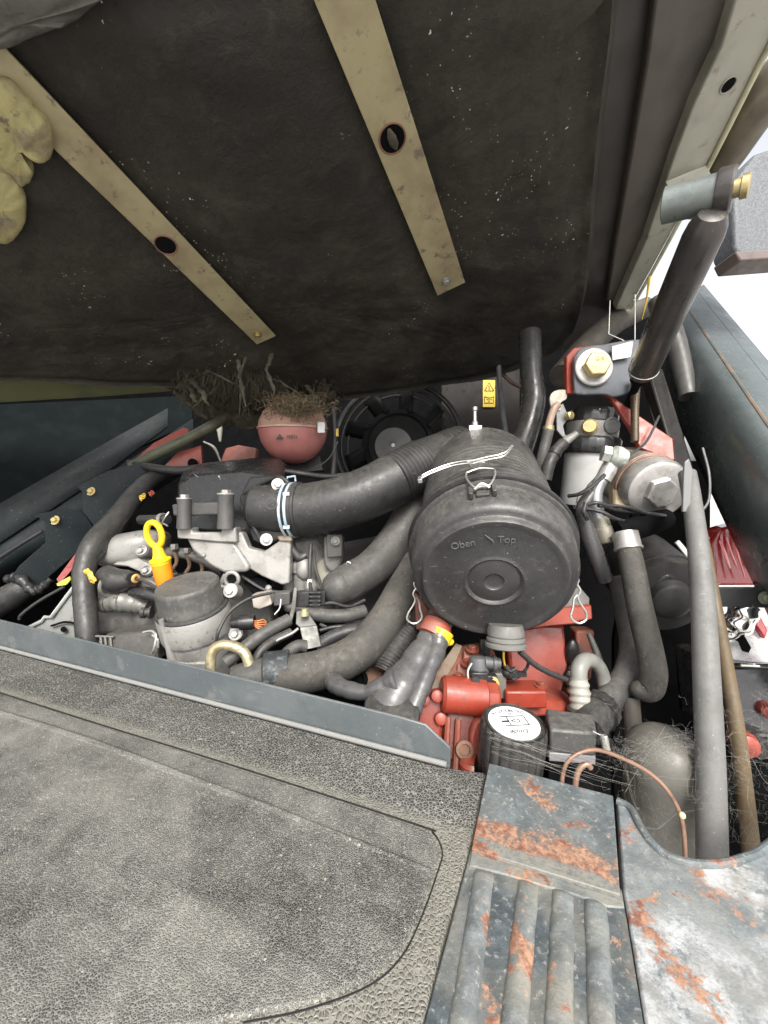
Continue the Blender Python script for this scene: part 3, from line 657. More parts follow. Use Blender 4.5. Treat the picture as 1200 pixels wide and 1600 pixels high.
fl = thing('floor_plate', 'worn bright rusty floor plate with a curved cut edge at the lower right', 'floor plate', onz(1100, 1480))
z2 = .003
ed = spl([onz(x, y, z2) for x, y in ((964, 1252), (985, 1264), (1002, 1296), (1025, 1325), (1060, 1345), (1110, 1352), (1160, 1343), (1205, 1318), (1300, 1230))], 5)
mb = MB(); mb.prism(ed+[onz(1600, 1230, z2), onz(1700, 1760, z2), onz(1024, 1760, z2), onz(1012, 1620, z2), onz(988, 1470, z2), onz(974, 1392, z2)], -Z*.011); part('plate', mb, step_bare, fl, bevel=.002)
mb = MB(); mb.tube([p+Z*.0005 for p in ed], .0035, 10, 1); part('rolled_edge', mb, step_top, fl)

# ================================================================== right hand frame beam
def loft(A, B, n=14, bulge=0):
    rows = []
    for i in range(n+1):
        t = i/n; rows.append([a.lerp(b, t) for a, b in zip(A, B)])
    return rows
beam = thing('cab_frame_beam', 'scuffed dark green grey rounded frame beam at the right edge', 'beam', P(1150, 700, .7))
fa = spl([P(1098, 446, 1.02), P(1080, 460, 1.0), P(1060, 486, .97), P(1044, 545, .95), P(1040, 612, .95)], 5)
na = spl([P(1420, 832, .50), P(1370, 850, .48), P(1320, 890, .465), P(1290, 1000, .46), P(1274, 1110, .47)], 5)
def bulged():
    rows = loft(fa, na)
    for i, r in enumerate(rows):
        for j in range(len(r)):
            u = j/(len(r)-1); r[j] = r[j]+(CAM-r[j]).normalized()*(.055*math.sin(math.pi*u)**.8-.0)+rt*.0
    return rows
bq = bulged()
mb = MB(); mb.sheet(bq); o = part('beam_face', mb, fender_paint, beam, sharp=60); solidify(o, .006, 0)
mb = MB(); q = bq; mb.tube([r[8]+(CAM-r[8]).normalized()*.004 for r in q], .0035, 8, 1); part('seam_bead', mb, M('rust streaked seam', (.085, .088, .08), .5, c2=(.17, .11, .07), scale=25, fleck=.5), beam)
mb = MB(); mb.tube([r[3]+(CAM-r[3]).normalized()*.003 for r in q], .003, 8, 1); part('upper_crease', mb, fender_paint, beam)
# dark post just left of the beam and the lower strip edge
mb = MB(); mb.Q([(1012, 575, .80), (1036, 575, .80), (1082, 720, .72), (1102, 800, .68), (1076, 800, .69), (1056, 720, .74)], fw*.03)
solo('inner_post', mb, M('dark dusty post', (.020, .018, .019), .5, dust=.25, spec=.3), 'dark dusty post between gas strut and frame beam', 'post', P(1090, 800, .685), bevel=.004)
mb = MB(); mb.tube([P(1030, 470, .86), P(1056, 540, .82), P(1075, 620, .78)], [.022, .02, .016], 14); solo('frame_tube', mb, M('dusty grey tube', (.06, .06, .058), .45, dust=.5), 'dusty grey frame tube behind the gas strut', 'tube', P(1075, 620, .78))
# ================================================================== air cleaner
ac = thing('air_cleaner', 'large dusty black round air cleaner with wire latches', 'air cleaner', P(772, 1000, .56))
AF, AB = P(772, 910, .53), P(752, 742, .82)
aa = (AB-AF).normalized(); AL = (AB-AF).length
ax1 = (up-aa*up.dot(aa)).normalized(); ax2 = aa.cross(ax1)           # ax1: up on the face
if ax2.dot(rt) < 0: ax2 = -ax2
cov = [(0, .0035), (.008, .0035), (.0125, .0025), (.0135, .0008), (.0155, .001), (.030, .001), (.033, .0025), (.0345, .0005), (.037, -.0012), (.0395, .0002), (.042, .001),
       (.080, .001), (.085, .0006), (.0885, -.001), (.0915, -.0008), (.0935, .002), (.0945, .007), (.096, .0085), (.1, .009), (.105, .012), (.1082, .019), (.1105, .04), (.112, .056), (.1165, .058), (.1175, .062), (.1165, .066), (.110, .068)]
mb = MB(); mb.lathe(AF, aa, cov, 96, x=ax1); part('cover', mb, filter_plastic, ac, sharp=50)
mb = MB(); mb.lathe(AF, aa, [(.109, .069), (.1135, .069), (.119, .071), (.1205, .074), (.119, .078), (.112, .080), (.109, .080)], 96, closed=True); part('clamp_rim', mb, black_plastic, ac)
prof = [(.05, .078), (.1075, .080), (.1095, .086), (.1095, .102)]
h = .102
for i in range(9):
    prof += [(.1075, h+.003), (.1062, h+.005), (.1062, h+.009), (.1075, h+.011)]; h += .0125
prof += [(.1065, h+.01), (.1055, AL-.03), (.101, AL-.010), (.085, AL), (0, AL)]
mb = MB(); mb.lathe(AF, aa, prof, 96); part('housing', mb, filter_plastic, ac, sharp=50)
# moulded ring on the housing where the hose joins
hj = P(706, 712, .80)
mb = MB(); q = (AF+aa*(AL*.78)); mb.lathe(hj, (q-hj), [(.03, -.01), (.043, -.01), (.045, -.006), (.045, .02), (.05, .03), (.05, .06)], 40); part('inlet_port', mb, filter_plastic, ac)
# lettering moulded into the cover
text('Oben', .0135, AF-aa*.0002+ax1*.058-ax2*.040, ax2*.98+ax1*.25, ax1, pale_ink, ac, depth=.0006)
text('Top', .0135, AF-aa*.0002+ax1*.066+ax2*.012, ax2*.98-ax1*.02, ax1, pale_ink, ac, depth=.0006)
mb = MB(); p = AF+ax1*.067-ax2*.009-aa*.0003; mb.tube([p+ax1*.006-ax2*.005, p-ax1*.002+ax2*.004, p-ax1*.006+ax2*.006], [.0006, .0012, .0006], 6, 4); part('arrow_mark', mb, pale_ink, ac)
# latches
def latch(th, kind):
    rad = ax1*math.cos(th)+ax2*math.sin(th); tan = ax2*math.cos(th)-ax1*math.sin(th)
    def at(h, r, s):
        k = 1.3 if kind == 'top' else 1
        return AF+aa*(.07+(h-.07)*k)+rad*r+tan*s*k
    mb = MB()
    if kind == 'top':
        lt = part('latch_bracket', (lambda m: (m.box(at(.05, .114, -.011), aa*.016, rad*.004, tan*.0025), m.box(at(.05, .114, .011), aa*.016, rad*.004, tan*.0025), m.box(at(.05, .1115, 0), aa*.014, rad*.002, tan*.008), m)[-1])(MB()), filter_plastic, ac, bevel=.0008)
        w = [at(.085, .119, -.014), at(.07, .122, -.0145), at(.055, .121, -.011), at(.048, .119, -.006), at(.048, .1195, 0), at(.048, .119, .006), at(.055, .121, .011), at(.07, .122, .0145), at(.085, .119, .014)]
        mb.tube(w, .0014, 8, 6)
        mb.tube([at(.085, .119, -.014), at(.088, .121, 0), at(.085, .119, .014)], .0014, 8, 6)
        mb.tube([at(.047, .117, -.007), at(.049, .122, 0), at(.047, .117, .007)], .0022, 8, 5)
        part('wire_loop', mb, zinc, lt)
        mb = MB()
        for o in (0, .007):
            mb.tube([at(.088+o, .119, -.062), at(.093+o, .122, -.05), at(.1+o, .124, -.030), at(.099+o, .125, -.01), at(.096+o, .124, .006)], .0013, 8, 6)
        mb.tube([at(.103, .125, -.012), at(.104, .127, .008), at(.106, .128, .026), at(.118, .131, .036)], .0014, 8, 6)
        mb.tube([at(.096, .125, -.006), at(.097, .127, .010), at(.099, .128, .026), at(.118, .131, .037)], .0014, 8, 6)
        part('lever_wire', mb, zinc, lt)
        mb = MB(); mb.box(at(.1, .1235, -.004), aa*.006, rad*.0025, tan*.008); mb.box(at(.09, .116, -.064), aa*.006, rad*.003, tan*.003); part('lever_saddle', mb, zinc, lt, bevel=.0006)
    else:
        s = kind
        lt = part('latch_bracket', (lambda m: (m.box(at(.045, .113, 0), aa*.010, rad*.003, tan*.005), m)[-1])(MB()), filter_plastic, ac, bevel=.0008)
        a = at(.05, .117, 0); d = -up; o = -fw*.004
        rt_, d0 = rt, d
        w = [a+rt*.003*s+o, a+rt*.006*s+d*.006+o, a+rt*.004*s+d*.012+o, a+rt*.006*s+d*.018+o, a+rt*.011*s+d*.026+o, a+rt*.012*s+d*.033+o, a+rt*.006*s+d*.037+o, a+rt*.0*s+d*.035+o, a-rt*.003*s+d*.030+o, a-rt*.001*s+d*.022+o, a+rt*.0*s+d*.014+o, a+rt*.003*s+d*.010+o]
        w = [a+(p-a)*1.45 for p in w]
        mb.tube(w, .0016, 8, 5)
        mb.tube([a+rt*.0*s+d*-.012+o, a+rt*.006*s+d*-.009+o, a+rt*.007*s+d*-.003+o, a+rt*.002*s+d*.004+o, a-rt*.004*s+d*.010+o, a-rt*.003*s+d*.014+o], .0013, 8, 5)
        part('wire_loop', mb, zinc, lt)
latch(R(-8), 'top'); latch(R(-117), -1); latch(R(109), 1)
# dust valve below
vd = (-up*1.0+aa*-.12).normalized(); vo = P(790, 985, .555)
mb = MB(); mb.lathe(vo, vd, [(.022, -.008), (.0245, 0), (.0245, .006), (.023, .008), (.0255, .010), (.0255, .013), (.0235, .0145), (.027, .017), (.027, .021), (.023, .023), (.014, .0225), (0, .022)], 40); part('dust_valve', mb, M('worn grey rubber valve', (.10, .10, .097), .55, c2=(.14, .138, .13), dust=.4), ac)
# service indicator on top of the housing
so_ = P(742, 688, .76)
mb = MB(); mb.lathe(so_, up, [(.03, -.012), (.026, 0), (.024, .004), (.016, .012), (.012, .016), (0, .016)], 28); si = part('service_port', mb, filter_plastic, ac)
mb = MB(); mb.box(so_+up*.022, rt*.012, fw*.006, up*.005); mb.lathe(so_+up*.026, up, [(0, 0), (.006, 0), (.006, .008), (.0035, .009), (.0035, .028), (.005, .029), (.005, .036), (0, .036)], 16); part('port_fitting', mb, zinc, si, bevel=.0008)

# ================================================================== intake hose with bellows
ih = thing('intake_hose', 'thick ribbed black rubber intake hose from manifold to air cleaner', 'hose', P(560, 840, .78))
pts = [P(452, 797, .76), P(480, 796, .755), P(530, 786, .75), P(580, 768, .755), P(618, 748, .77)]
mb = MB(); mb.tube(pts, [.0475, .0485, .0475, .048, .049], 40, 10); part('smooth_bend', mb, rubber, ih)
bl = [P(616, 749, .77), P(640, 736, .785), P(662, 724, .80)]
mb = MB(); mb.tube(bl, [.047, .0485, .048], 40, 40, fn=lambda t: 1+.035*math.sin(t*2*math.pi*9)); part('bellows', mb, rubber, ih, sharp=80)
mb = MB(); mb.tube([P(659, 725.5, .797), P(676, 717, .81), P(690, 711, .82)], [.047, .0455, .0445], 40, 8); part('smooth_cuff', mb, rubber, ih)
mb = MB(); mb.tube([P(688, 712, .818), P(705, 704, .83), P(722, 698, .845)], .043, 40, 30, fn=lambda t: 1+.035*math.sin(t*2*math.pi*6)); part('bellows', mb, rubber, ih, sharp=80)
cd_ = (pts[1]-pts[0]).normalized()
mb = MB(); mb.lathe(pts[0]+cd_*.006, cd_, [(.047, 0), (.0505, .002), (.0505, .006), (.049, .008), (.049, .012), (.051, .014), (.051, .018), (.047, .02)], 40); part('cuff_bead', mb, rubber, ih)
hc = thing('hose_clamp', 'pale blue spring clamp on the thick intake hose', 'clamp', P(455, 836, .76))
mb = MB()
for o in (-.006, .004): mb.lathe(P(455, 797, .758)+cd_*o, cd_, [(.0495, 0), (.0515, 0), (.0515, .0045), (.0495, .0045)], 48, closed=True)
part('band', mb, blue_clamp, hc)
mb = MB(); b = P(455, 797, .758)+up*.052; mb.tube([b-rt*.008, b-rt*.007+up*.009, b+rt*.007+up*.011, b+rt*.008+up*.001], .002, 6, 1); part('ear', mb, blue_clamp, hc)
mb = MB()
for s in (-.03, .028): mb.box(P(455, 797, .758)+cd_*.001-fw*math.sqrt(.0515**2-s*s)+up*s, cd_*.006, up*.003, fw*.001)
part('band_bridge', mb, blue_clamp, hc)

# ================================================================== intake manifold
im = thing('intake_manifold', 'black plastic intake manifold cover bolted over grey castings', 'manifold', P(360, 850, .80))
mb = MB(); 
front = [(276, 826, .80), (278, 755, .80), (300, 740, .80), (380, 735, .79), (430, 742, .77), (440, 760, .76), (440, 790, .76), (425, 845, .76), (385, 838, .77), (330, 832, .785)]
back = [(285, 760, .93), (287, 735, .93), (310, 727, .93), (390, 716, .92), (436, 716, .90), (448, 727, .89), (450, 745, .89), (435, 790, .88), (400, 780, .9), (345, 775, .92)]
mb.sheet([[P(*p) for p in front+[front[0]]], [P(*p)*.5+P(*q)*.5+up*.004 for p, q in zip(front+[front[0]], back+[back[0]])], [P(*p) for p in back+[back[0]]]]); mb.bm.faces.new([mb.bm.verts.new(P(*p)) for p in front]); bmesh.ops.remove_doubles(mb.bm, verts=mb.bm.verts, dist=1e-5)
manifold_mat = M('glossy dusty manifold black', (.013, .013, .014), .3, dust=.3, dustc=(.10, .095, .085), fleck=.6, bump=.15, bscale=300)
part('cover', mb, manifold_mat, im, bevel=.006, seg=3)
mb = MB(); mb.prism([P(300, 741, .797), P(345, 733, .83), P(372, 728, .86), P(366, 733, .86), P(345, 740, .828), P(310, 748, .797)], up*.003); mb.prism([P(340, 745, .79), P(415, 728, .84), P(420, 733, .84), P(345, 752, .79)], up*.003)
part('cover_rib', mb, manifold_mat, im, bevel=.0015)
mb = MB(); mb.Q([(390, 745, .765), (440, 742, .745), (452, 752, .742), (455, 835, .742), (415, 852, .745), (395, 845, .75), (378, 800, .765), (374, 778, .77)], fw*.014); part('neck_flange', mb, black_plastic, im, bevel=.003)
nk = (P(452, 797, .757)-P(398, 792, .762))
mb = MB(); mb.lathe(P(398, 792, .765), nk, [(.03, -.01), (.041, 0), (.0445, .02), (.045, nk.length+.01), (.04, nk.length+.01)], 40); part('neck', mb, rubber, im)
mb = MB(); mb.ring(P(424, 787, .706), -fw, .0095, .0011, 24, 8, .6); part('moulded_mark', mb, M('grey plastic mark', (.06, .06, .06), .5), im)
for (x, y, d) in ((434, 757, .738), (393, 786, .757), (416, 843, .74)):
    mb = MB(); mb.bolt(P(x, y, d), -fw+up*.1+rt*.3, .0065, .006); part('bolt', mb, silver, im)
mb = MB(); mb.tube([P(376, 790, .752), P(400, 830, .742), P(406, 842, .74)], .003, 8, 4); mb.tube([P(380, 772, .756), P(410, 755, .748), P(430, 746, .742)], .003, 8, 4); part('flange_rib', mb, black_plastic, im)
# clamp bar with studs
mb = MB(); mb.Q([(268, 788, .735), (300, 786, .733), (345, 784, .728), (362, 782, .728), (362, 800, .728), (345, 804, .728), (300, 806, .733), (270, 806, .735)], fw*.014); part('clamp_bar', mb, M('grey plastic bar', (.05, .05, .05), .45, dust=.4), im, bevel=.003)
for (x, y0, y1, d, r) in ((288, 780, 826, .728, .0125), (353, 773, 826, .722, .0145)):
    a = P(x, y1, d); b = P(x, y0, d); ax = (b-a).normalized(); l = (b-a).length
    mb = MB(); mb.lathe(a, ax, [(0, 0), (r*1.05, 0), (r, l*.2), (r*.92, l*.8), (r, l), (0, l)], 24); s_ = part('stud_boss', mb, M('grey boss', (.055, .055, .055), .45, dust=.4) if x < 300 else s_.data.materials[0], im)
    mb = MB(); mb.bolt(b, ax, r*.62, .006); part('bolt', mb, silver, s_)
# grey casting below
mb = MB(); mb.Q([(276, 826, .735), (300, 824, .73), (300, 832, .73), (345, 832, .725), (345, 825, .72), (368, 824, .72), (370, 848, .72), (345, 848, .725), (290, 842, .73), (277, 842, .735)], fw*.03); part('casting_ledge', mb, alu, im, bevel=.003)
mb = MB(); mb.Q([(290, 840, .74), (345, 845, .73), (366, 846, .73), (390, 885, .72), (386, 894, .72), (350, 896, .725), (330, 885, .73), (300, 860, .735)], fw*.045); part('lower_casting', mb, alu, im, bevel=.006, seg=3)
mb = MB(); mb.Q([(366, 830, .735), (378, 832, .735), (388, 856, .735), (412, 862, .73), (450, 836, .745), (455, 838, .745), (452, 912, .735), (440, 914, .735), (408, 900, .73), (375, 880, .73), (360, 850, .73)], fw*.025); part('runner_casting', mb, alu, im, bevel=.004, seg=3)
mb = MB(); mb.Q([(432, 838, .74), (455, 834, .74), (456, 846, .735), (436, 846, .735)], fw*.02); part('casting_lug', mb, M('tan casting', (.28, .22, .16), .6, .2, bump=.4), im, bevel=.003)
for (x, y, d) in ((418, 920, .73), (316, 868, .725)):
    mb = MB(); mb.ball(P(x, y, d)+fw*.006, .006 if x > 400 else .004, rt, fw, up, 12, 8); part('casting_nub', mb, alu, im)
mb = MB(); mb.ring(P(362, 905, .72), fw, .012, .0035, 20, 8); mb.tube([P(352, 898, .72), P(345, 915, .72), P(356, 918, .72)], .004, 8, 4); part('lifting_ring', mb, alu, im)
mb = MB(); mb.tube([P(220, 812, .82), P(240, 812, .80), P(262, 811, .785)], .0095, 14); solo('breather_hose', mb, rubber, 'short black breather hose entering the manifold from the left', 'hose', P(240, 815, .8))
mb = MB(); mb.lathe(P(254, 811, .789), (P(262, 811, .785)-P(240, 812, .8)), [(.0095, -.004), (.0115, -.004), (.0115, .004), (.0095, .004)], 24, closed=True); mb.tube([P(252, 820, .775), P(258, 808, .77), P(264, 800, .775)], .0015, 6, 3); mb.tube([P(256, 818, .775), P(262, 822, .77)], .0015, 6, 1)
solo('breather_clamp', mb, silver, 'small silver spring clamp on the short breather hose', 'clamp', P(254, 818, .785))

# ================================================================== rocker cover, dipstick, oil filter
rc = thing('rocker_cover', 'grey cast aluminium rocker cover left of the dipstick', 'rocker cover', P(215, 900, .8))
def rbox(d): return 1/(abs(d.dot(rt))**3.5+abs(d.dot(fw))**3.5+abs(d.dot(up))**3.5)**(1/3.5)
mb = MB(); mb.ball(P(210, 856, .825), 1, rt*.060+up*.006, fw*.055, up*.034+rt*.010, 40, 24)
for v in mb.bm.verts:
    q = v.co-P(210, 856, .825); a_, b_, c_ = q.dot(rt)/.060, q.dot(fw)/.055, q.dot(up)/.036; l_ = (abs(a_)**3+abs(b_)**3+abs(c_)**3)**(1/3); m_ = math.sqrt(a_*a_+b_*b_+c_*c_); v.co = P(210, 856, .825)+q*(m_/max(l_, 1e-6))
part('dome', mb, alu, rc, sharp=60)
mb = MB(); mb.Q([(158, 868, .79), (190, 878, .775), (214, 872, .77), (234, 882, .77), (252, 886, .77), (268, 900, .77), (262, 912, .77), (240, 905, .765), (222, 895, .765), (200, 886, .77), (164, 882, .785)], fw*.03); part('flange', mb, alu, rc, bevel=.003, seg=3)
for (x, y, d) in ((218, 862, .768), (226, 893, .755)):
    mb = MB(); mb.lathe(P(x, y, d)+fw*.01, -fw+up*.5, [(0, 0), (.012, 0), (.0105, .006), (.0075, .007), (.006, .004), (0, .004)], 24); b_ = part('bolt_well', mb, alu, rc)
    mb = MB(); mb.hexa(P(x, y, d)+fw*.004, -fw+up*.5, .0055, .006); part('bolt', mb, silver, b_)
bk = thing('oily_head_casting', 'oily dark cast block below the rocker cover', 'casting', P(200, 980, .78))
mb = MB(); mb.Q([(148, 905, .77), (180, 895, .76), (235, 905, .75), (256, 920, .75), (256, 980, .745), (230, 990, .745), (150, 995, .755)], fw*.08); part('block', mb, alu_dirty, bk, bevel=.01, seg=3)
mb = MB(); mb.tube([P(165, 900, .75), P(185, 908, .735), P(208, 905, .73)], [.020, .022, .014], 18); part('rubber_boot', mb, rubber, bk)
mb = MB(); mb.ring(P(172, 915, .738), rt*.9-fw*.4, .018, .0035, 24, 8); part('boot_ring', mb, alu_dirty, bk)
mb = MB(); mb.tube([P(160, 945, .745), P(195, 940, .74), P(232, 950, .735)], [.014, .019, .012], 16, fn=lambda t: 1+.08*math.sin(t*40)); part('oily_runner', mb, alu_dirty, bk)
mb = MB(); mb.tube([P(205, 925, .735), P(230, 928, .725), P(252, 935, .72)], [.008, .013, .011], 12, fn=lambda t: 1+.15*math.sin(t*50)); part('ribbed_boot', mb, black_plastic, bk)
mb = MB(); mb.lathe(P(222, 957, .725), rt+fw*.1, [(0, 0), (.010, 0), (.010, .006), (.008, .007), (.008, .012), (.011, .013), (.011, .017), (0, .017)], 20); part('stub_fitting', mb, rubber, bk)
sw = thing('glow_lead', 'black lead with pale orange seal left of the oil filter', 'lead', P(212, 905, .725))
mb = MB(); mb.lathe(P(190, 900, .735), P(212, 904, .72)-P(190, 900, .735), [(0, -.01), (.011, -.008), (.0125, .01), (.010, .027), (0, .027)], 20); part('plug_body', mb, rubber, sw)
mb = MB(); mb.ring(P(212, 904, .715), rt-fw*.3, .0055, .0028, 20, 8); part('orange_seal', mb, M('pale orange seal', (.7, .38, .12), .4), sw)
mb = MB(); mb.tube([P(212, 904, .716), P(228, 909, .70), P(250, 922, .69), P(262, 935, .70)], .0028, 10); part('cable', mb, rubber, sw)
ds = thing('dipstick', 'bright yellow dipstick handle with loop in an orange guide tube', 'dipstick', P(258, 905, .715))
a = P(258, 908, .715); b = P(242, 838, .70); dd = (b-a).normalized(); dx = (rt-dd*rt.dot(dd)).normalized()
mb = MB(); mb.lathe(a, dd, [(0, -.02), (.0145, -.02), (.0155, .028), (.0155, .032), (0, .032)], 28); part('guide_tube', mb, orange, ds)
mb = MB(); mb.lathe(a+dd*.032, dd, [(0, 0), (.016, 0), (.0165, .004), (.0175, .005), (.0175, .008), (.012, .011), (.0095, .018), (.0075, .03), (.006, .036), (0, .037)], 28); part('grip', mb, yellow, ds)
lc = a+dd*.0845
mb = MB(); mb.tube([lc+dd*.021*math.cos(t*math.pi/8)+dx*.0125*math.sin(t*math.pi/8) for t in range(0, 17)], .0052, 10, 3); part('pull_loop', mb, yellow, ds)
of = thing('oil_filter_housing', 'grey cast oil filter housing with dusty black screw cap', 'oil filter', P(305, 1030, .66))
oz = (Z*.96-fw*.18+rt*-.09).normalized(); oc = P(300, 945, .665)
mb = MB(); mb.lathe(oc, oz, [(.0495, -.004), (.0495, .002), (.0485, .004), (.0485, .032), (.0475, .036), (.045, .0385), (0, .040)], 64, fn=lambda j, r: 1-.018*(1 if j % 4 == 0 and r > .0472 else 0)); part('screw_cap', mb, M('dusty black cap', (.04, .04, .039), .6, dust=.9, dustc=(.15, .14, .125), c2=(.075, .073, .068), scale=40, c3=(.13, .125, .115)), of)
mb = MB(); mb.lathe(oc, oz, [(.054, -.006), (.056, -.01), (.056, -.045), (.0545, -.05), (.0525, -.052), (.051, -.09), (.049, -.12), (0, -.12)], 64); hb = part('housing', mb, alu, of)
mb = MB(); mb.ring(oc-oz*.005, oz, .052, .0035, 64, 8); part('seal_ring', mb, rubber, of)
mb = MB(); b0 = oc-oz*.012-fw*.052-rt*.025; mb.tube([b0, b0-oz*.05, b0-oz*.085], [.004, .0045, .008], 10, 4); part('rib', mb, alu, hb)
mb = MB(); b0 = oc-oz*.098-fw*.04; mb.box(b0, rt*.032, fw*.015, oz*.012); part('foot', mb, alu, hb, bevel=.004)
for (x, y, d) in ((358, 925, .675), (366, 992, .665)):
    mb = MB(); mb.lathe(P(x, y, d)+fw*.01, -fw+up*.3, [(0, -.02), (.013, -.02), (.012, .005), (0, .005)], 20); e_ = part('ear', mb, alu, hb)
    mb = MB(); mb.bolt(P(x, y, d)+fw*.005, -fw+up*.3, .006); part('bolt', mb, silver, e_)

# ================================================================== left front corner
pl = thing('grey_mount_plate', 'light grey stepped mounting plate behind the lip at the left', 'mount plate', P(90, 990, .75))
mb = MB(); mb.Q([(20, 1000, .755), (38, 984, .755), (66, 970, .755), (68, 966, .755), (78, 966, .755), (118, 912, .765), (120, 905, .765), (150, 905, .77), (150, 1060, .75), (20, 1060, .745)], fw*.007); part('plate', mb, M('light grey painted plate', (.21, .215, .205), .5, c2=(.17, .175, .165), dust=.3, c3=(.13, .13, .12)), pl, bevel=.0012)
mb = MB(); mb.tube([P(20, 999, .752), P(40, 983, .752), P(66, 970, .752), P(70, 964, .752), P(80, 964, .752), P(119, 912, .762)], .0035, 8, 1); part('plate_edge', mb, M('bright plate edge', (.4, .41, .39), .4, .3), pl)
mb = MB(); mb.lathe(P(100, 983, .7505), -fw, [(0, 0), (.005, 0), (.005, .002), (0, .002)], 16); part('plate_hole', mb, deep_black, pl)
mb = MB(); mb.tube([P(80, 978, .751), P(100, 972, .751), P(118, 974, .752)], .002, 6, 4); part('plate_slot', mb, deep_black, pl)
mb = MB(); mb.ball(P(90, 998, .751), .012, rt*1.3, fw*.2, up*.4, 16, 8); part('red_mark', mb, M('dark red mark', (.08, .01, .012), .3), pl)
lh = thing('wiring_hose', 'thick black sheathed cable hose curving down at the left', 'hose', P(135, 1010, .70))
hp = [P(262, 738, .97), P(232, 752, .92), P(205, 782, .86), P(180, 815, .82), P(150, 848, .77), P(133, 885, .74), P(132, 930, .72), P(136, 980, .70), P(138, 1030, .69)]
mb = MB(); mb.tube(hp, [.014, .018, .021, .022, .022, .0185, .0175, .0175, .0175], 20, fn=lambda t: 1+.012*math.sin(t*60)+.01*math.sin(t*131)); part('sheath', mb, rubber, lh)
mb = MB(); mb.tube([P(205, 800, .84), P(175, 840, .79), P(150, 876, .75), P(126, 905, .73), P(123, 960, .71), P(125, 1020, .70)], .0055, 12); part('side_cable', mb, rubber, lh)
def tape(px, off, m, label, base, nm='tape_flag'):
    mb = MB(); rows = []
    q = [P(*p) for p in px]
    n = 6
    for i in range(n+1):
        a = q[0].lerp(q[1], i/n); b = q[3].lerp(q[2], i/n)
        rows.append([a.lerp(b, j/n)-fw*(.0025*math.sin(i*1.7+j*.6)+.0015*math.sin(j*2.1)) for j in range(n+1)])
    mb.sheet(rows); o = solo(nm, mb, m, label, 'tape', base); solidify(o, .0006); return o
tape([(120, 898, .725), (137, 888, .715), (152, 905, .715), (147, 913, .72)], 0, yellow_tape, 'crumpled yellow tape flag on the thick black cable hose', P(140, 905, .72))
tape([(218, 775, .835), (226, 770, .835), (228, 776, .835), (220, 784, .835)], 0, yellow_tape, 'tiny yellow tape scrap beside the upper cable hose', P(222, 780, .835))
tape([(232, 770, .84), (238, 766, .84), (242, 771, .84), (236, 776, .84)], 0, red_tape, 'tiny red tape scrap beside the upper cable hose', P(238, 775, .84))
mb = MB(); mb.tube([P(200, 722, .96), P(235, 730, .93), P(280, 735, .92), P(330, 728, .92), P(370, 722, .92)], [.006, .009, .010, .008, .006], 12); solo('loom_branch', mb, rubber, 'black loom branch running along the top of the manifold', 'cable', P(280, 740, .92))
mb = MB(); mb.tube([P(436, 735, .86), P(470, 740, .86), P(510, 745, .88), P(545, 742, .90)], .006, 12); solo('top_cable', mb, rubber, 'black cable from the manifold cover to the fan shroud', 'cable', P(480, 745, .86))
mb = MB(); mb.tube([P(-60, 985, .80), P(0, 945, .80), P(35, 920, .80), P(55, 905, .82)], [.026, .026, .024, .02], 18, fn=lambda t: 1+.03*math.sin(t*30)); solo('corner_hose', mb, rubber, 'fat black hose in the far left corner above the lip', 'hose', P(0, 970, .8))
mb = MB(); mb.tube([P(10, 905, .785), P(30, 903, .78), P(50, 922, .775), P(62, 920, .775), P(80, 905, .785)], [.007, .01, .008, .009, .006], 10, fn=lambda t: 1+.2*math.sin(t*45)); solo('cable_joint', mb, black_plastic, 'lumpy black cable joint below the chassis rail', 'cable', P(50, 925, .775))
mb = MB(); mb.tube([P(30, 968, .765), P(34, 960, .765), P(60, 940, .77), P(100, 917, .775)], .003, 8); solo('thin_loop_cable', mb, rubber, 'thin dark cable loop in the left corner', 'cable', P(34, 966, .765))
bx = thing('clip_box', 'dusty black plastic box with a silver wire clip behind the lip', 'box', P(205, 1015, .68))
mb = MB(); mb.Q([(152, 1000, .69), (165, 992, .70), (240, 985, .69), (248, 1000, .68), (245, 1035, .665), (170, 1040, .675), (150, 1030, .68)], fw*.05); part('body', mb, M('dusty box', (.045, .045, .043), .5, dust=.6), bx, bevel=.004)
mb = MB(); mb.tube([P(224, 988, .675), P(238, 986, .67), P(244, 995, .665), P(240, 1015, .66), P(236, 1022, .66)], .0022, 8, 4); mb.tube([P(238, 992, .668), P(247, 1000, .664), P(247, 1012, .662)], .0018, 8, 4); part('wire_clip', mb, zinc, bx)
mb = MB()
for x in (157, 164, 172): mb.tube([P(x, 994, .69), P(x+2, 1012, .68)], .002, 6, 1)
mb.tube([P(150, 994, .69), P(178, 995, .688)], .002, 6, 1); part('rib_frame', mb, alu_dirty, bx)
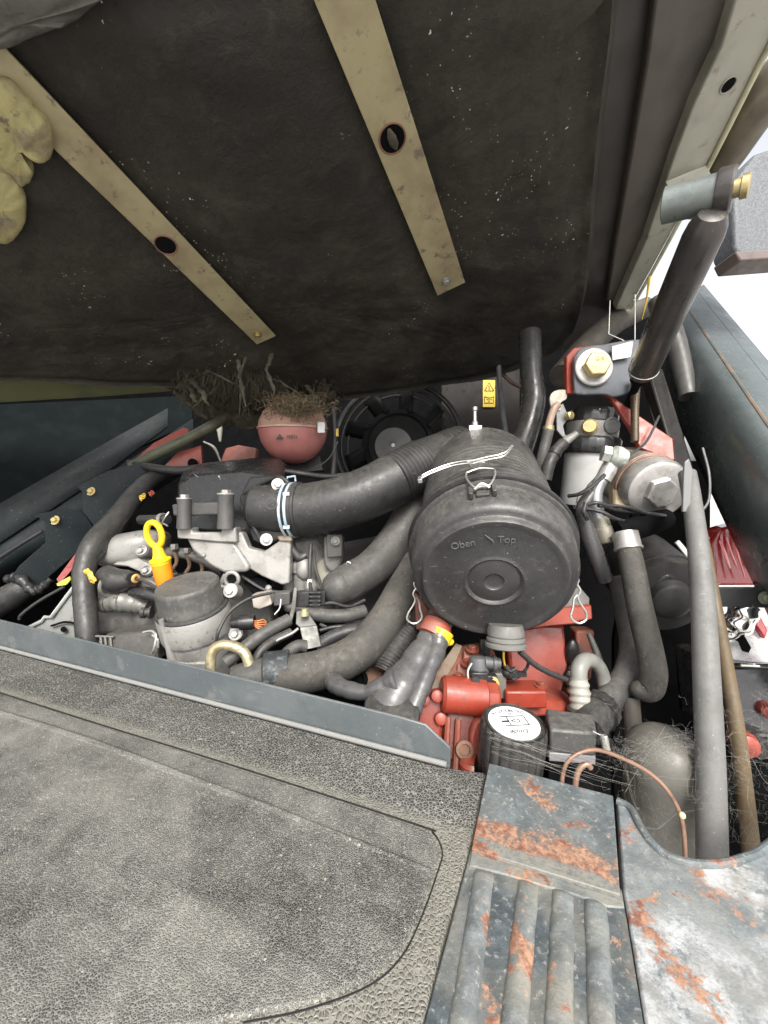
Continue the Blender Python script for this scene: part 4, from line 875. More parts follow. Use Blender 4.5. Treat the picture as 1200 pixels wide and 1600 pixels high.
# ================================================================== centre: hoses, connectors, eye
ey = thing('lifting_eye', 'worn gold lifting eye loop standing just behind the lip', 'lifting eye', P(360, 1060, .60))
mb = MB(); mb.tube([P(331, 1075, .60), P(329, 1045, .60), P(331, 1020, .602), P(343, 1009, .604), P(362, 1009, .604), P(380, 1018, .602), P(389, 1038, .60), P(390, 1075, .60)], .0075, 16, 8); part('loop', mb, eye_zinc, ey)
lh = thing('lower_coolant_hose', 'fat dusty grey coolant hose curving behind the lip to the right', 'hose', P(500, 1060, .62))
mb = MB(); mb.tube([P(655, 880, .74), P(632, 920, .70), P(600, 975, .665), P(560, 1018, .635), P(505, 1045, .615), P(455, 1054, .61), P(425, 1058, .615)], [.030, .030, .030, .0295, .029, .0285, .0285], 28, fn=None); part('hose_body', mb, hose_cloth, lh)
mb = MB(); mb.lathe(P(432, 1050, .613), P(412, 1052, .61)-P(432, 1050, .613), [(.029, -.02), (.0315, -.018), (.0315, -.016), (.0305, -.012), (.0305, .012), (.031, .016), (.0285, .018)], 32); part('worn_sleeve', mb, M('crusted black sleeve', (.03, .033, .034), .6, c2=(.12, .14, .145), scale=90, lo=.5, hi=.7, bump=.8, bscale=160), lh)
mb = MB(); mb.tube([P(415, 1056, .608), P(395, 1060, .606), P(370, 1068, .604)], [.0265, .0265, .026], 24); part('hose_stub', mb, grey_rubber, lh)
uh = thing('upper_coolant_hose', 'blunt ended grey coolant hose below the thick intake hose', 'hose', P(540, 930, .72))
mb = MB(); mb.tube([P(668, 760, .86), P(645, 800, .83), P(618, 845, .80), P(585, 885, .765), P(545, 910, .735), P(528, 919, .722)], [.036, .036, .035, .035, .034, .031], 28, 8); mb.ball(P(530, 918, .723), .0315, rt, fw, up, 24, 12); part('hose_body', mb, grey_rubber, uh)
mb = MB(); mb.tube([P(541, 884, .73), P(543, 878, .726), P(548, 880, .726)], .0018, 6, 3); part('clip', mb, zinc, uh)
eb = thing('engine_block', 'grey cast engine block between the manifold and coolant hoses', 'engine block', P(480, 930, .82))
mb = MB(); mb.Q([(452, 840, .80), (500, 835, .82), (530, 850, .84), (530, 960, .80), (440, 960, .78), (440, 900, .78)], fw*.1); part('block', mb, alu_dirty, eb, bevel=.012, seg=3)
mb = MB(); mb.lathe(P(470, 905, .78), up, [(.012, -.03), (.015, -.02), (.014, .01), (.018, .014), (.018, .03), (.008, .04), (.008, .05), (0, .05)], 20); part('sensor_boss', mb, alu, eb)
mb = MB(); mb.ball(P(475, 888, .77), .016, rt, fw, up*1.4, 16, 10); mb.ball(P(486, 918, .77), .014, rt, fw, up*1.2, 16, 10); part('cast_boss', mb, alu, eb)
ct = thing('coolant_outlet', 'grey cast coolant outlet with square flange beside the blunt hose', 'coolant outlet', P(520, 900, .78))
mb = MB(); mb.Q([(505, 838, .77), (522, 834, .77), (534, 838, .78), (536, 872, .78), (530, 888, .775), (518, 896, .77), (506, 884, .77)], fw*.05); part('body', mb, alu_dirty, ct, bevel=.005, seg=3)
mb = MB(); mb.Q([(510, 835, .755), (535, 835, .765), (535, 870, .765), (511, 872, .755)], fw*.012); part('flange', mb, M('dark flange', (.07, .068, .064), .5, .2), ct, bevel=.002)
mb = MB(); mb.bolt(P(524, 845, .756), -fw, .005); part('bolt', mb, alu_dirty, ct)
mb = MB(); mb.Q([(492, 878, .80), (515, 868, .80), (535, 905, .77), (545, 930, .75), (510, 935, .76), (495, 920, .78)], fw*.03); part('lower_flange', mb, M('pale casting', (.28, .265, .22), .6, .2, bump=.4, c2=(.2, .19, .155)), ct, bevel=.004)
# connector cluster
cc = thing('connector_cluster', 'black multi pin connector cluster on a bracket above the lifting eye', 'connector', P(465, 950, .70))
mb = MB(); mb.box(P(443, 934, .70), rt*.014+up*.001, fw*.012, up*.011); part('plug_half', mb, M('dark grey connector', (.045, .045, .046), .45, dust=.4), cc, bevel=.002)
mb = MB(); mb.box(P(474, 935, .695), rt*.012+up*.0008, fw*.012, up*.0125); part('socket_half', mb, black_plastic, cc, bevel=.0015)
for i in range(4):
    mb = MB(); a = P(484, 926+i*6.5, .685); mb.lathe(a, rt, [(0, 0), (.0028, 0), (.0028, .012), (.0034, .013), (.0034, .018), (0, .018)], 12); part('pin_sleeve', mb, M('satin black', (.03, .03, .031), .25) if i == 0 else bpy.data.materials['satin black'], cc)
mb = MB(); mb.box(P(505, 934, .70), rt*.004, fw*.006, up*.012); part('end_cap', mb, black_plastic, cc, bevel=.001)
mb = MB(); mb.Q([(459, 918, .675), (464, 918, .675), (462, 950, .67), (455, 975, .665), (449, 974, .665), (455, 948, .67)], fw*.004); part('bracket_arm', mb, alu_dirty, cc, bevel=.001)
gb = thing('gold_stud_bracket', 'small bent steel bracket with pale gold stud above the coolant hose', 'bracket', P(485, 1015, .64))
mb = MB(); mb.Q([(463, 955, .67), (478, 952, .67), (495, 977, .66), (468, 980, .655), (462, 975, .66)], fw*.004+up*-.002); part('upper_leaf', mb, M('bracket steel', (.10, .098, .088), .5, .2, c2=(.07, .068, .06), fleck=.6), gb, bevel=.001)
mb = MB(); mb.Q([(468, 980, .655), (495, 977, .66), (502, 1010, .645), (476, 1016, .64)], fw*.003); part('lower_leaf', mb, bpy.data.materials['bracket steel'], gb, bevel=.001)
mb = MB(); mb.lathe(P(476, 962, .655), up, [(0, 0), (.0065, 0), (.0065, .005), (.005, .006), (.005, .011), (0, .012)], 16); part('stud', mb, M('pale gold stud', (.5, .48, .28), .35, .5), gb)
for (nm, lb, pts, r, m) in (
    ('grey_pipe', 'dusty grey rubber pipe slanting up behind the lifting eye', [(352, 1035, .615), (385, 1010, .63), (420, 985, .65), (452, 968, .67)], .0105, grey_rubber),
    ('dark_pipe', 'dark rubber pipe below the slanting grey pipe', [(395, 1040, .62), (410, 1015, .63), (430, 1000, .645), (455, 988, .66)], .0075, rubber),
    ('cross_pipe', 'dusty horizontal rubber pipe right of the connector cluster', [(478, 958, .69), (510, 962, .685), (540, 962, .685), (570, 955, .70)], .0115, grey_rubber),
    ('second_cross_pipe', 'darker rubber pipe bending under the horizontal dusty pipe', [(495, 1010, .66), (520, 995, .665), (550, 985, .67), (575, 985, .68)], .011, rubber),
    ('short_elbow_pipe', 'short grey elbow pipe beneath the bent bracket', [(438, 1040, .62), (450, 1020, .63), (465, 1010, .64), (478, 1010, .645)], .010, grey_rubber),
    ('sensor_lead', 'thin black lead looping over the oil filter housing', [(338, 1003, .62), (342, 985, .62), (360, 955, .64), (390, 935, .66), (425, 926, .685)], .0026, rubber),
    ('white_lead', 'thin white lead by the connector cluster', [(439, 936, .675), (437, 950, .672), (429, 960, .672)], .0012, white_plastic),
    ('steel_tube', 'thin bright steel tube below the slanting grey pipe', [(405, 1018, .635), (430, 1002, .64), (455, 990, .645), (466, 982, .65)], .0022, alu),
    ('injector_lead', 'thin black injector lead with white sleeve dropping into the connector cluster', [(486, 850, .76), (484, 880, .75), (484, 905, .73), (486, 925, .71)], .0035, rubber),
    ('curved_lead', 'black lead curving down beside the injector lead', [(490, 860, .77), (492, 885, .75), (500, 910, .73), (505, 928, .71)], .003, rubber),
    ('vacuum_hose', 'short black hose beside the manifold casting', [(452, 842, .77), (458, 860, .765), (468, 872, .765), (478, 868, .77)], .0085, rubber),
    ('thin_right_lead', 'thin black lead looping right of the fat coolant hose', [(575, 1010, .67), (605, 1000, .67), (630, 985, .66), (640, 965, .66), (640, 955, .67)], .0022, rubber),
    ('fine_lead', 'fine dark lead crossing below the horizontal dusty pipe', [(500, 985, .67), (520, 980, .672), (550, 978, .675)], .0035, black_plastic)):
    mb = MB(); mb.tube([P(*p) for p in pts], r, 14); solo(nm, mb, m, lb, 'lead' if 'lead' in nm else 'hose' if 'hose' in nm else 'pipe', P(*pts[0]))
mb = MB(); mb.box(P(484, 912, .726), rt*.004, fw*.004, up*.008); solo('white_sleeve', mb, white_plastic, 'small white sleeve on the injector lead', 'sleeve', P(484, 920, .726), bevel=.001)
mb = MB(); mb.Q([(392, 930, .70), (420, 925, .69), (425, 945, .69), (405, 952, .69), (395, 950, .70)], fw*.025); solo('beige_connector', mb, M('beige plastic', (.42, .37, .32), .5, c2=(.33, .29, .25), dust=.2), 'beige plastic connector left of the black cluster', 'connector', P(408, 950, .70), bevel=.003)
bc = thing('black_round_connector', 'black round connector with orange wires above the lifting eye', 'connector', P(380, 985, .66))
a = P(362, 974, .66); mb = MB(); mb.lathe(a, rt+fw*.1+up*.05, [(0, 0), (.008, 0), (.009, .012), (.012, .013), (.0125, .030), (.011, .036), (0, .036)], 20); part('plug_body', mb, black_plastic, bc)
mb = MB()
for i in range(5): mb.tube([P(398, 970+i*2, .66), P(404, 970+i*3, .655), P(411, 968+i*4, .66), P(416, 972+i*2, .665)], .001, 6, 4)
part('orange_wires', mb, M('orange wire', (.6, .2, .07), .45), bc)
mb = MB(); mb.Q([(400, 900, .76), (415, 905, .75), (420, 925, .74), (395, 930, .74), (378, 910, .75)], fw*.03); solo('pulley_guard', mb, deep_black, 'small dark guard below the manifold casting', 'guard', P(400, 925, .745), bevel=.004)
mb = MB(); mb.tube([P(375, 898, .745), P(410, 920, .735), P(440, 926, .73)], .003, 6); solo('guard_wire', mb, rubber, 'thin dark wire below the manifold casting', 'wire', P(410, 920, .735))
# rusty exhaust end
ex = thing('rusty_bracket', 'rust brown iron bracket with dark hole beside the fat coolant hose', 'bracket', P(580, 1060, .66))
mb = MB(); mb.Q([(540, 1048, .655), (565, 1030, .66), (600, 1005, .68), (618, 1010, .68), (606, 1050, .66), (585, 1072, .65), (560, 1075, .645)], fw*.03); part('casting', mb, rusty, ex, bevel=.004)
mb = MB(); mb.lathe(P(556, 1060, .64), -fw+rt*.2, [(.007, 0), (.016, .0), (.018, .004), (.018, .008), (.012, .008), (.010, .001), (0, .001)], 20); part('dark_port', mb, deep_black, ex)
mb = MB(); mb.Q([(605, 950, .73), (625, 905, .75), (640, 910, .75), (630, 955, .73)], fw*.02); solo('small_red_bracket', mb, red_dirty, 'small dirty red bracket between the two coolant hoses', 'bracket', P(620, 955, .73), bevel=.002)
# corrugated black hose
mb = MB(); mb.tube([P(640, 985, .67), P(625, 1005, .655), P(610, 1030, .64), P(600, 1050, .63)], [.018, .019, .019, .018], 20, 24, fn=lambda t: 1+.06*math.sin(t*2*math.pi*14)); solo('corrugated_hose', mb, rubber, 'black corrugated hose behind the grey wrapped harness', 'hose', P(605, 1050, .63), sharp=80)
# grey wrapped harness
gh = thing('wrapped_harness', 'grey vinyl wrapped wiring harness with red and yellow tape collar', 'harness', P(620, 1080, .54))
hf = lambda t: 1+.05*math.sin(t*23)+.03*math.sin(t*51)
mb = MB(); mb.tube([P(676, 990, .60), P(662, 1010, .58), P(640, 1045, .555), P(612, 1085, .535), P(590, 1130, .525)], [.019, .017, .021, .026, .028], 22, 10, flat=.75, fn=hf); part('main_wrap', mb, harness, gh)
mb = MB(); mb.tube([P(686, 992, .59), P(682, 1015, .575), P(668, 1050, .55), P(652, 1090, .53), P(640, 1120, .52)], [.015, .0135, .0125, .012, .012], 18, 10, fn=hf); part('side_wrap', mb, harness, gh)
mb = MB(); mb.tube([P(622, 1062, .535), P(600, 1072, .54), P(570, 1082, .545), P(535, 1075, .56), P(520, 1065, .58)], [.016, .013, .010, .012, .013], 16, 8, fn=hf); part('branch_wrap', mb, harness, gh)
ca = (P(662, 1010, .58)-P(684, 975, .61)).normalized()
mb = MB(); mb.tube([P(690, 960, .625), P(686, 972, .612)], .020, 24, 4); part('grey_collar', mb, M('worn grey collar', (.16, .14, .11), .6, dust=.4), gh)
mb = MB(); mb.tube([P(684, 976, .605), P(678, 988, .597), P(675, 994, .594)], .0215, 24, 4); part('red_tape', mb, red_tape, gh)
mb = MB(); mb.tube([P(690, 986, .592), P(686, 996, .588), P(684, 1000, .585)], [.018, .0175, .016], 24, 4); part('yellow_tape', mb, M('bright yellow tape', (.75, .5, .02), .4), gh)
mb = MB(); mb.ball(P(702, 1003, .595), .007, rt, fw*.6, up*.8, 14, 8); part('yellow_tab', mb, bpy.data.materials['bright yellow tape'], gh)
mb = MB(); mb.lathe(P(612, 1118, .515), Z*.9-fw*.4, [(0, 0), (.034, 0), (.036, .004), (.034, .010), (.02, .014), (0, .015)], 36); solo('black_grommet', mb, rubber, 'black rubber grommet half hidden behind the lip under the harness', 'grommet', P(610, 1105, .515))

# ================================================================== red pump housing
rd = thing('pump_housing', 'dusty red painted cast pump housing below the air cleaner', 'pump housing', P(720, 1190, .55))
mb = MB(); mb.Q([(655, 1082, .565), (690, 1035, .60), (712, 1005, .63), (745, 1000, .64), (775, 1010, .63), (790, 1080, .60), (775, 1110, .56), (700, 1120, .55), (690, 1095, .555)], -Z*.20); part('main_casting', mb, red_dirty, rd, bevel=.008, seg=3)
mb = MB(); mb.Q([(655, 1085, .555), (696, 1080, .55), (704, 1110, .545), (692, 1145, .535), (700, 1240, .51), (640, 1240, .52), (640, 1110, .54)], fw*.06); part('front_web', mb, red, rd, bevel=.006, seg=3)
a, b = P(694, 1084, .545), P(757, 1090, .545); ax = (b-a).normalized(); l = (b-a).length
mb = MB(); mb.lathe(a, ax, [(0, -.004), (.020, -.004), (.0235, 0), (.0235, l), (.021, l+.002), (0, l+.002)], 32); part('valve_barrel', mb, red, rd)
mb = MB(); mb.lathe(b+ax*.002, ax, [(0, 0), (.0215, 0), (.0215, .012), (.019, .015), (0, .015)], 8); part('barrel_nut', mb, red, rd)
mb = MB(); mb.Q([(702, 1105, .54), (762, 1116, .54), (758, 1140, .535), (740, 1195, .52), (700, 1190, .52), (690, 1140, .535)], fw*.06); part('recess_panel', mb, M('shaded dirty red', (.12, .025, .018), .5, c2=(.07, .03, .024), scale=30, dust=.3, dustc=(.14, .09, .07), fleck=.8, bump=.3), rd, bevel=.004)  # dirty red, darkened to hold the shade of the recess
mb = MB(); mb.Q([(742, 1125, .53), (762, 1120, .53), (760, 1215, .505), (735, 1215, .505), (735, 1150, .52)], fw*.03); part('web_right', mb, red, rd, bevel=.004)
mb = MB(); mb.lathe(P(738, 1196, .505), V((0, 0, 1)), [(0, -.03), (.017, -.03), (.016, .004), (.012, .008), (0, .008)], 20); part('cast_boss', mb, red, rd)
mb = MB(); mb.Q([(704, 1074, .572), (702, 1056, .58), (714, 1050, .585), (714, 1036, .592), (724, 1030, .597), (724, 1014, .607), (742, 1006, .612), (752, 1012, .61), (752, 1030, .60), (744, 1050, .585), (742, 1074, .572)], -Z*.03+fw*.004); part('stepped_bracket', mb, red_dirty, rd, bevel=.002)
mb = MB(); mb.Q([(660, 1078, .564), (692, 1036, .597), (712, 1008, .625), (722, 1012, .61), (710, 1040, .592), (700, 1056, .582), (700, 1078, .566)], Z*.004); part('dusty_top', mb, M('tan dust on red paint', (.19, .15, .11), .8, c2=(.17, .075, .05), scale=30, bump=.4, bscale=150), rd, bevel=.002)
for (x, y, d) in ((716, 1062, .574), (731, 1040, .588), (738, 1018, .602)):
    mb = MB(); mb.bolt(P(x, y, d)+Z*.002, Z, .006); part('bolt', mb, red_dirty, rd)
mb = MB(); mb.box(P(815, 1084, .575), rt*.028, fw*.02, up*.012); part('side_block', mb, red, rd, bevel=.003)
mb = MB(); mb.bolt(P(845, 1072, .57), Z, .005); part('bolt', mb, red_dirty, rd)
mb = MB(); mb.Q([(790, 1095, .56), (850, 1092, .58), (905, 1102, .60), (905, 1125, .59), (850, 1120, .57), (790, 1125, .545)], fw*.05); part('rear_rail', mb, red, rd, bevel=.004)
mb = MB(); mb.box(P(775, 1068, .575), rt*.012, fw*.01, up*.018); part('grey_clip_block', mb, M('grey greasy block', (.12, .115, .1), .5, dust=.5), rd, bevel=.002)
rf = thing('red_support', 'red painted frame column and shelf carrying the air cleaner', 'frame', P(870, 1100, .66))
mb = MB(); mb.Q([(790, 985, .70), (845, 980, .68), (882, 975, .68), (888, 1040, .67), (878, 1085, .655), (855, 1090, .65), (800, 1085, .66)], fw*.05); part('column', mb, red, rf, bevel=.006, seg=3)
mb = MB(); mb.Q([(815, 955, .65), (925, 945, .645), (927, 968, .63), (905, 971, .63), (902, 976, .628), (862, 978, .628), (820, 985, .635)], fw*.03); part('shelf', mb, red, rf, bevel=.004)
mb = MB(); mb.Q([(868, 935, .66), (905, 915, .67), (922, 935, .66), (922, 946, .65), (870, 950, .65)], fw*.01); part('grey_pad', mb, M('dark grey pad', (.055, .055, .056), .5, dust=.5), rf, bevel=.002)
mb = MB(); mb.Q([(900, 985, .70), (930, 985, .70), (925, 1060, .68), (895, 1090, .67), (885, 1080, .67), (905, 1040, .685)], fw*.03); part('side_web', mb, red_dirty, rf, bevel=.004)
mb = MB(); mb.Q([(648, 925, .66), (660, 935, .655), (690, 985, .64), (650, 985, .64)], fw*.03); part('left_foot', mb, red_dirty, rf, bevel=.003)
mb = MB(); mb.ball(P(895, 1020, .665), .014, rt*.8, fw*.5, up*1.6, 16, 10); mb.ball(P(890, 1060, .662), .012, rt*.9, fw*.5, up*1.2, 16, 10); part('grease_blob', mb, M('black grease', (.012, .012, .012), .3), rf)
for (x, y, d) in ((664, 1100, .535), (684, 1094, .53), (690, 1130, .525), (668, 1160, .515)):
    mb = MB(); mb.lathe(P(x, y, d)+fw*.012, (-fw+Z*.4).normalized(), [(0, 0), (.0085, 0), (.0075, .007), (.005, .008), (0, .008)], 16); part('cast_pad', mb, red, rd)
for (x0, y0, x1, y1) in ((700, 1120, 696, 1200), (716, 1124, 712, 1205)):
    mb = MB(); mb.tube([P(x0, y0, .533), P(x1, y1, .51)], .004, 8, 1); part('web_rib', mb, red_dirty, rd)
mb = MB(); mb.lathe(P(725, 1170, .515), (-fw+Z*.3).normalized(), [(0, 0), (.011, 0), (.011, .006), (.007, .0065), (.006, .003), (0, .003)], 20); part('drain_plug', mb, rusty, rd)
# sensor on the pump
sn = thing('solenoid_sensor', 'dark grey solenoid sensor plug with orange leads on the red pump', 'sensor', P(745, 1070, .56))
mb = MB(); mb.lathe(P(748, 1040, .565), up+fw*.2, [(0, -.014), (.0125, -.012), (.014, 0), (.013, .010), (.008, .013), (0, .013)], 20); part('sensor_head', mb, M('slate grey plastic', (.075, .078, .085), .4, dust=.4), sn)
mb = MB(); a = P(757, 1035, .56); mb.lathe(a, rt+up*-.05, [(0, 0), (.0085, 0), (.0085, .010), (.0105, .011), (.0105, .015), (.0075, .016), (.0075, .021), (0, .021)], 20); part('nozzle', mb, bpy.data.materials['slate grey plastic'], sn)
mb = MB(); mb.box(P(748, 1058, .555), rt*.011, fw*.009, up*.009); mb.box(P(762, 1060, .553), rt*.012, fw*.006, up*.0055); part('plug_body', mb, black_plastic, sn, bevel=.0015)
mb = MB(); mb.lathe(P(742, 1063, .542), -fw, [(0, 0), (.0055, 0), (.0055, .005), (0, .005)], 14); part('screw', mb, rubber, sn)
mb = MB(); mb.tube([P(737, 1036, .552), P(731, 1048, .55), P(732, 1064, .548)], .0016, 6, 4); part('retaining_clip', mb, zinc, sn)
mb = MB()
for i in range(2): mb.tube([P(770, 1058+i*3, .548), P(776, 1062+i*2, .546), P(779-i*3, 1072, .546), P(774-i*2, 1085, .545), P(772-i*2, 1098, .545)], .0012, 6, 5)
part('orange_leads', mb, M('orange lead', (.8, .42, .12), .4), sn)
mb = MB(); mb.box(P(757, 1012, .60), rt*.007, fw*.006, up*.014); mb.box(P(760, 1020, .595), rt*.004, fw*.004, up*.004); solo('rear_plug', mb, black_plastic, 'small black plug standing left of the dust valve', 'plug', P(757, 1025, .6), bevel=.001)
mb = MB(); mb.tube([P(787, 1018, .57), P(787, 1030, .572), P(790, 1046, .575)], .0015, 8, 4); solo('yellow_wire', mb, M('yellow wire', (.75, .5, .08), .4), 'short yellow wire below the dust valve', 'wire', P(790, 1046, .575))
mb = MB(); mb.ball(P(798, 1052, .565), .010, rt*1.2, fw*.7, up*.8, 12, 8); mb.tube([P(790, 1040, .563), P(797, 1048, .56), P(806, 1044, .56)], .003, 8, 3); mb.tube([P(800, 1062, .56), P(812, 1056, .565), P(824, 1042, .58), P(826, 1028, .59)], .0022, 8, 4); mb.box(P(808, 1053, .562), rt*.012, fw*.004, up*.003); solo('black_clip', mb, black_plastic, 'black plastic clip and wire on the red column', 'clip', P(798, 1060, .565))
mb = MB(); mb.tube([P(812, 1018, .565), P(835, 1038, .57), P(860, 1052, .575), P(885, 1062, .585)], .004, 12); solo('drain_lead', mb, rubber, 'black lead running right across the red column', 'lead', P(850, 1050, .57))

# ================================================================== hydraulic tank cap and black box
tk = thing('oil_reservoir', 'oil reservoir neck with black knurled cap and round white label', 'reservoir', P(805, 1190, .47))
tz = (Z*.99-fw*.05+rt*.05).normalized(); tc = P(803, 1128, .475); TR = S(51, .475)
tx = (rt-tz*rt.dot(tz)).normalized(); ty = tz.cross(tx)
mb = MB(); mb.lathe(tc, tz, [(0, -.001), (TR*.80, -.001), (TR*.84, -.0005), (TR*.86, -.003), (TR*.90, -.003), (TR*.93, 0), (TR*.965, -.002), (TR, -.005), (TR, -.045), (TR*.97, -.06), (0, -.06)], 120, fn=lambda j, r: (1-.05*(.5+.5*math.cos(2*math.pi*j/120*20))**3) if r > TR*.955 else 1); part('cap_body', mb, M('satin black cap', (.02, .02, .0205), .3, dust=.35, fleck=.4), tk, sharp=50)
mb = MB(); mb.lathe(tc, tz, [(0, 0), (TR*.765, 0), (TR*.765, -.001)], 64); lb_ = part('round_label', mb, label_white, tk)
lo_ = tc+tz*.0005; r0 = TR*.765
ang = R(187); X = tx*math.cos(ang)+ty*math.sin(ang); Y = tz.cross(X)
text('000 983 27 14', r0*.25, lo_-Y*r0*.70, X, Y, ink, lb_, depth=.0001, arc=-r0*1.4)
text('Linde', r0*.34, lo_+Y*r0*.58, X, Y, ink, lb_, depth=.0001, shear=.5)
text('000', r0*.12, lo_-Y*r0*.48, X, Y, ink, lb_, depth=.0001)
mb = MB()
def lnn(ax_, ay_, bx_, by_, r=.0005): mb.tube([lo_+X*ax_*r0+Y*ay_*r0, lo_+X*bx_*r0+Y*by_*r0], r, 5, 1)
# tank outline with a drop, open to one side
lnn(-.55, -.33, -.55, .22); lnn(-.55, -.33, .45, -.33); lnn(-.55, .22, .45, .22); lnn(.2, -.33, .2, .22); lnn(.2, .0, .5, .0); lnn(.2, -.06, .5, -.06)
dr = [(-.12+.16*math.cos(t)*(1), -.05+.10*math.sin(t)) for t in [i*math.pi/8 for i in range(4, 13)]]+[(.1, -.05)]
mb.tube([lo_+X*x*r0+Y*y*r0 for x, y in [(.1, -.05)]+dr], .0005, 5, 1); part('tank_symbol', mb, ink, lb_)
mb = MB(); mb.lathe(tc-tz*.058, tz, [(0, 0), (TR*1.02, 0), (TR*1.05, -.008), (TR*1.0, -.05), (0, -.05)], 48); part('neck', mb, deep_black, tk)
bb = thing('breather_box', 'dusty black plastic box with grey band beside the tank cap', 'box', P(890, 1190, .47))
mb = MB(); q = [P(852, 1106, .50), P(928, 1116, .50), P(933, 1146, .46), P(860, 1140, .46)]; mb.prism(q, -Z*.028); part('lid', mb, M('dusty black lid', (.04, .04, .04), .5, dust=.8, dustc=(.17, .16, .14), fleck=1), bb, bevel=.003)
q2 = [p-Z*.028 for p in q]; mb = MB(); mb.prism([p+(p-q2[0]).normalized()*.0 if i else p for i, p in enumerate(q2)], -Z*.010); part('grey_band', mb, M('grey band', (.17, .17, .175), .4), bb, bevel=.001)
mb = MB(); mb.prism([p-Z*.0105 for p in q2], -Z*.05); part('base', mb, deep_black, bb, bevel=.002)
sp_ = thing('coil_spring', 'short pale coil spring beside the black box', 'spring', P(945, 1185, .45))
mb = MB(); a, b = P(943, 1148, .455), P(948, 1172, .45); d = (b-a); x, y = perp(d)
mb.tube([a+d*(i/80)+(x*math.cos(i*2*math.pi/8)+y*math.sin(i*2*math.pi/8))*.0035 for i in range(81)], .0008, 6, 1); part('coil', mb, zinc, sp_)
mb = MB(); mb.tube([a+rt*-.012+up*.004, a+rt*-.004, a], .0008, 6, 3); part('hook', mb, zinc, sp_)

# ================================================================== behind: fan, tank, panel
fn_ = thing('cooling_fan', 'black radial cooling fan in its round shroud behind the intake hose', 'fan', P(622, 780, 1.12))
fc = P(622, 694, 1.12); fax = (-fw*.96+rt*-.1+up*.1).normalized()
mb = MB()
for Rr, r, h in ((.172, .007, .01), (.158, .004, .0), (.142, .003, -.01)): mb.ring(fc+fax*h, fax, Rr, r, 72, 8)
part('shroud_ring', mb, M('dim black shroud', (.018, .0175, .017), .4, spec=.35), fn_)
mb = MB(); mb.lathe(fc, fax, [(.105, -.03), (.1, .0), (.098, .004), (.085, .008), (.08, .002), (.0, .0)], 64); part('fan_back', mb, M('satin fan black', (.007, .007, .0068), .6, spec=.12), fn_)
for k in range(9):
    th = k*2*math.pi/9+.3; x, y = perp(fax); d = x*math.cos(th)+y*math.sin(th); e = fax.cross(d)
    mb = MB(); mb.sheet([[fc+d*(.09+.06*i/4)+e*(-.02+.04*j/3+.012*i/4)+fax*(.012-.024*j/3) for j in range(4)] for i in range(5)]); o = part('blade', mb, bpy.data.materials['satin fan black'], fn_); solidify(o, .003)
mb = MB(); mb.lathe(fc+fax*.01-rt*.012-up*.008, fax, [(0, .008), (.006, .006), (.05, .004), (.052, 0), (.05, -.012), (0, -.012)], 48); hb_ = part('hub', mb, M('grey dusty hub', (.07, .068, .065), .5, c2=(.055, .053, .05)), fn_)
mb = MB(); mb.lathe(fc+fax*.018-rt*.012-up*.008, fax, [(0, 0), (.005, 0), (.005, .003), (0, .003)], 16); part('hub_screw', mb, silver, hb_)
et = thing('expansion_tank', 'pink ball shaped coolant tank topped with a dry nest', 'coolant tank', P(458, 735, .97))
tcn = P(458, 672, .96); tr = S(53, .96)
mb = MB(); mb.lathe(tcn, Z, [(0, -tr), (tr*.3, -tr*.95), (tr*.55, -tr*.83), (tr*.77, -tr*.62), (tr*.92, -tr*.36), (tr*.985, -tr*.12), (tr, 0)], 48); part('lower_shell', mb, pink, et, sharp=60)
mb = MB(); mb.lathe(tcn, Z, [(tr, 0.0005), (tr*1.03, .001), (tr*1.03, .005), (tr, .006), (tr*.97, tr*.25), (tr*.85, tr*.5), (tr*.5, tr*.8), (0, tr*.9)], 48); part('upper_shell', mb, pale_tank, et, sharp=60)
text('min', .016, P(456, 682, .96-tr/1.0*.99), rt, up, ink, et, depth=.0004)
mb = MB(); mb.prism([P(437, 678, .885), P(443, 686, .885), P(431, 686, .885)], fw*.001); part('level_arrow', mb, ink, et)
mb = MB(); mb.box(P(502, 668, .90), rt*.008, fw*.002, up*.012); part('white_tag', mb, white_plastic, et, bevel=.001)
def nestb(c, n, rad, seed, flat, r=.0009, ln=.028):
    rnd = random.Random(seed); mb = MB()
    for i in range(n):
        p = c+(rt*rnd.gauss(0, 1)*rad+fw*rnd.gauss(0, .6)*rad+up*rnd.gauss(0, 1)*flat)
        d = V((rnd.gauss(0, 1), rnd.gauss(0, 1), rnd.gauss(0, .7))).normalized(); q = [p]
        for k in range(4):
            d = (d+V((rnd.gauss(0, .7), rnd.gauss(0, .7), rnd.gauss(0, .6)))).normalized(); q.append(q[-1]+d*ln/4)
        mb.tube(q, [r, r, r*.8, r*.6, r*.3], 4, 3, cap=False)
    return mb
o = solo('nest', nestb(P(462, 636, .872), 1000, .030, 4, .0095, .0006, .026), nest, 'dry brown nest of fibres on top of the pink tank', 'nest', P(455, 655, .91), sharp=80); o['kind'] = 'stuff'
mb = MB(); mb.Q([(420, 720, 1.0), (500, 712, 1.0), (505, 735, 1.0), (425, 745, .98)], fw*.03); solo('tank_shelf', mb, M('dark shelf', (.03, .028, .027), .5), 'dark shelf under the pink tank', 'shelf', P(460, 745, .99), bevel=.003)
mb = MB(); mb.tube([P(521, 640, .98), P(523, 680, .98), P(522, 720, .98), P(520, 745, .98)], [.008, .007, .007, .007], 12); solo('tank_hose', mb, rubber, 'thin black hose hanging right of the pink tank', 'hose', P(522, 745, .98))
mb = MB(); mb.tube([P(528, 690, .96), P(515, 715, .955), P(495, 730, .955), P(485, 733, .96)], .0015, 8); solo('thin_tank_wire', mb, grey_rubber, 'thin grey wire curving below the pink tank', 'wire', P(500, 730, .955))
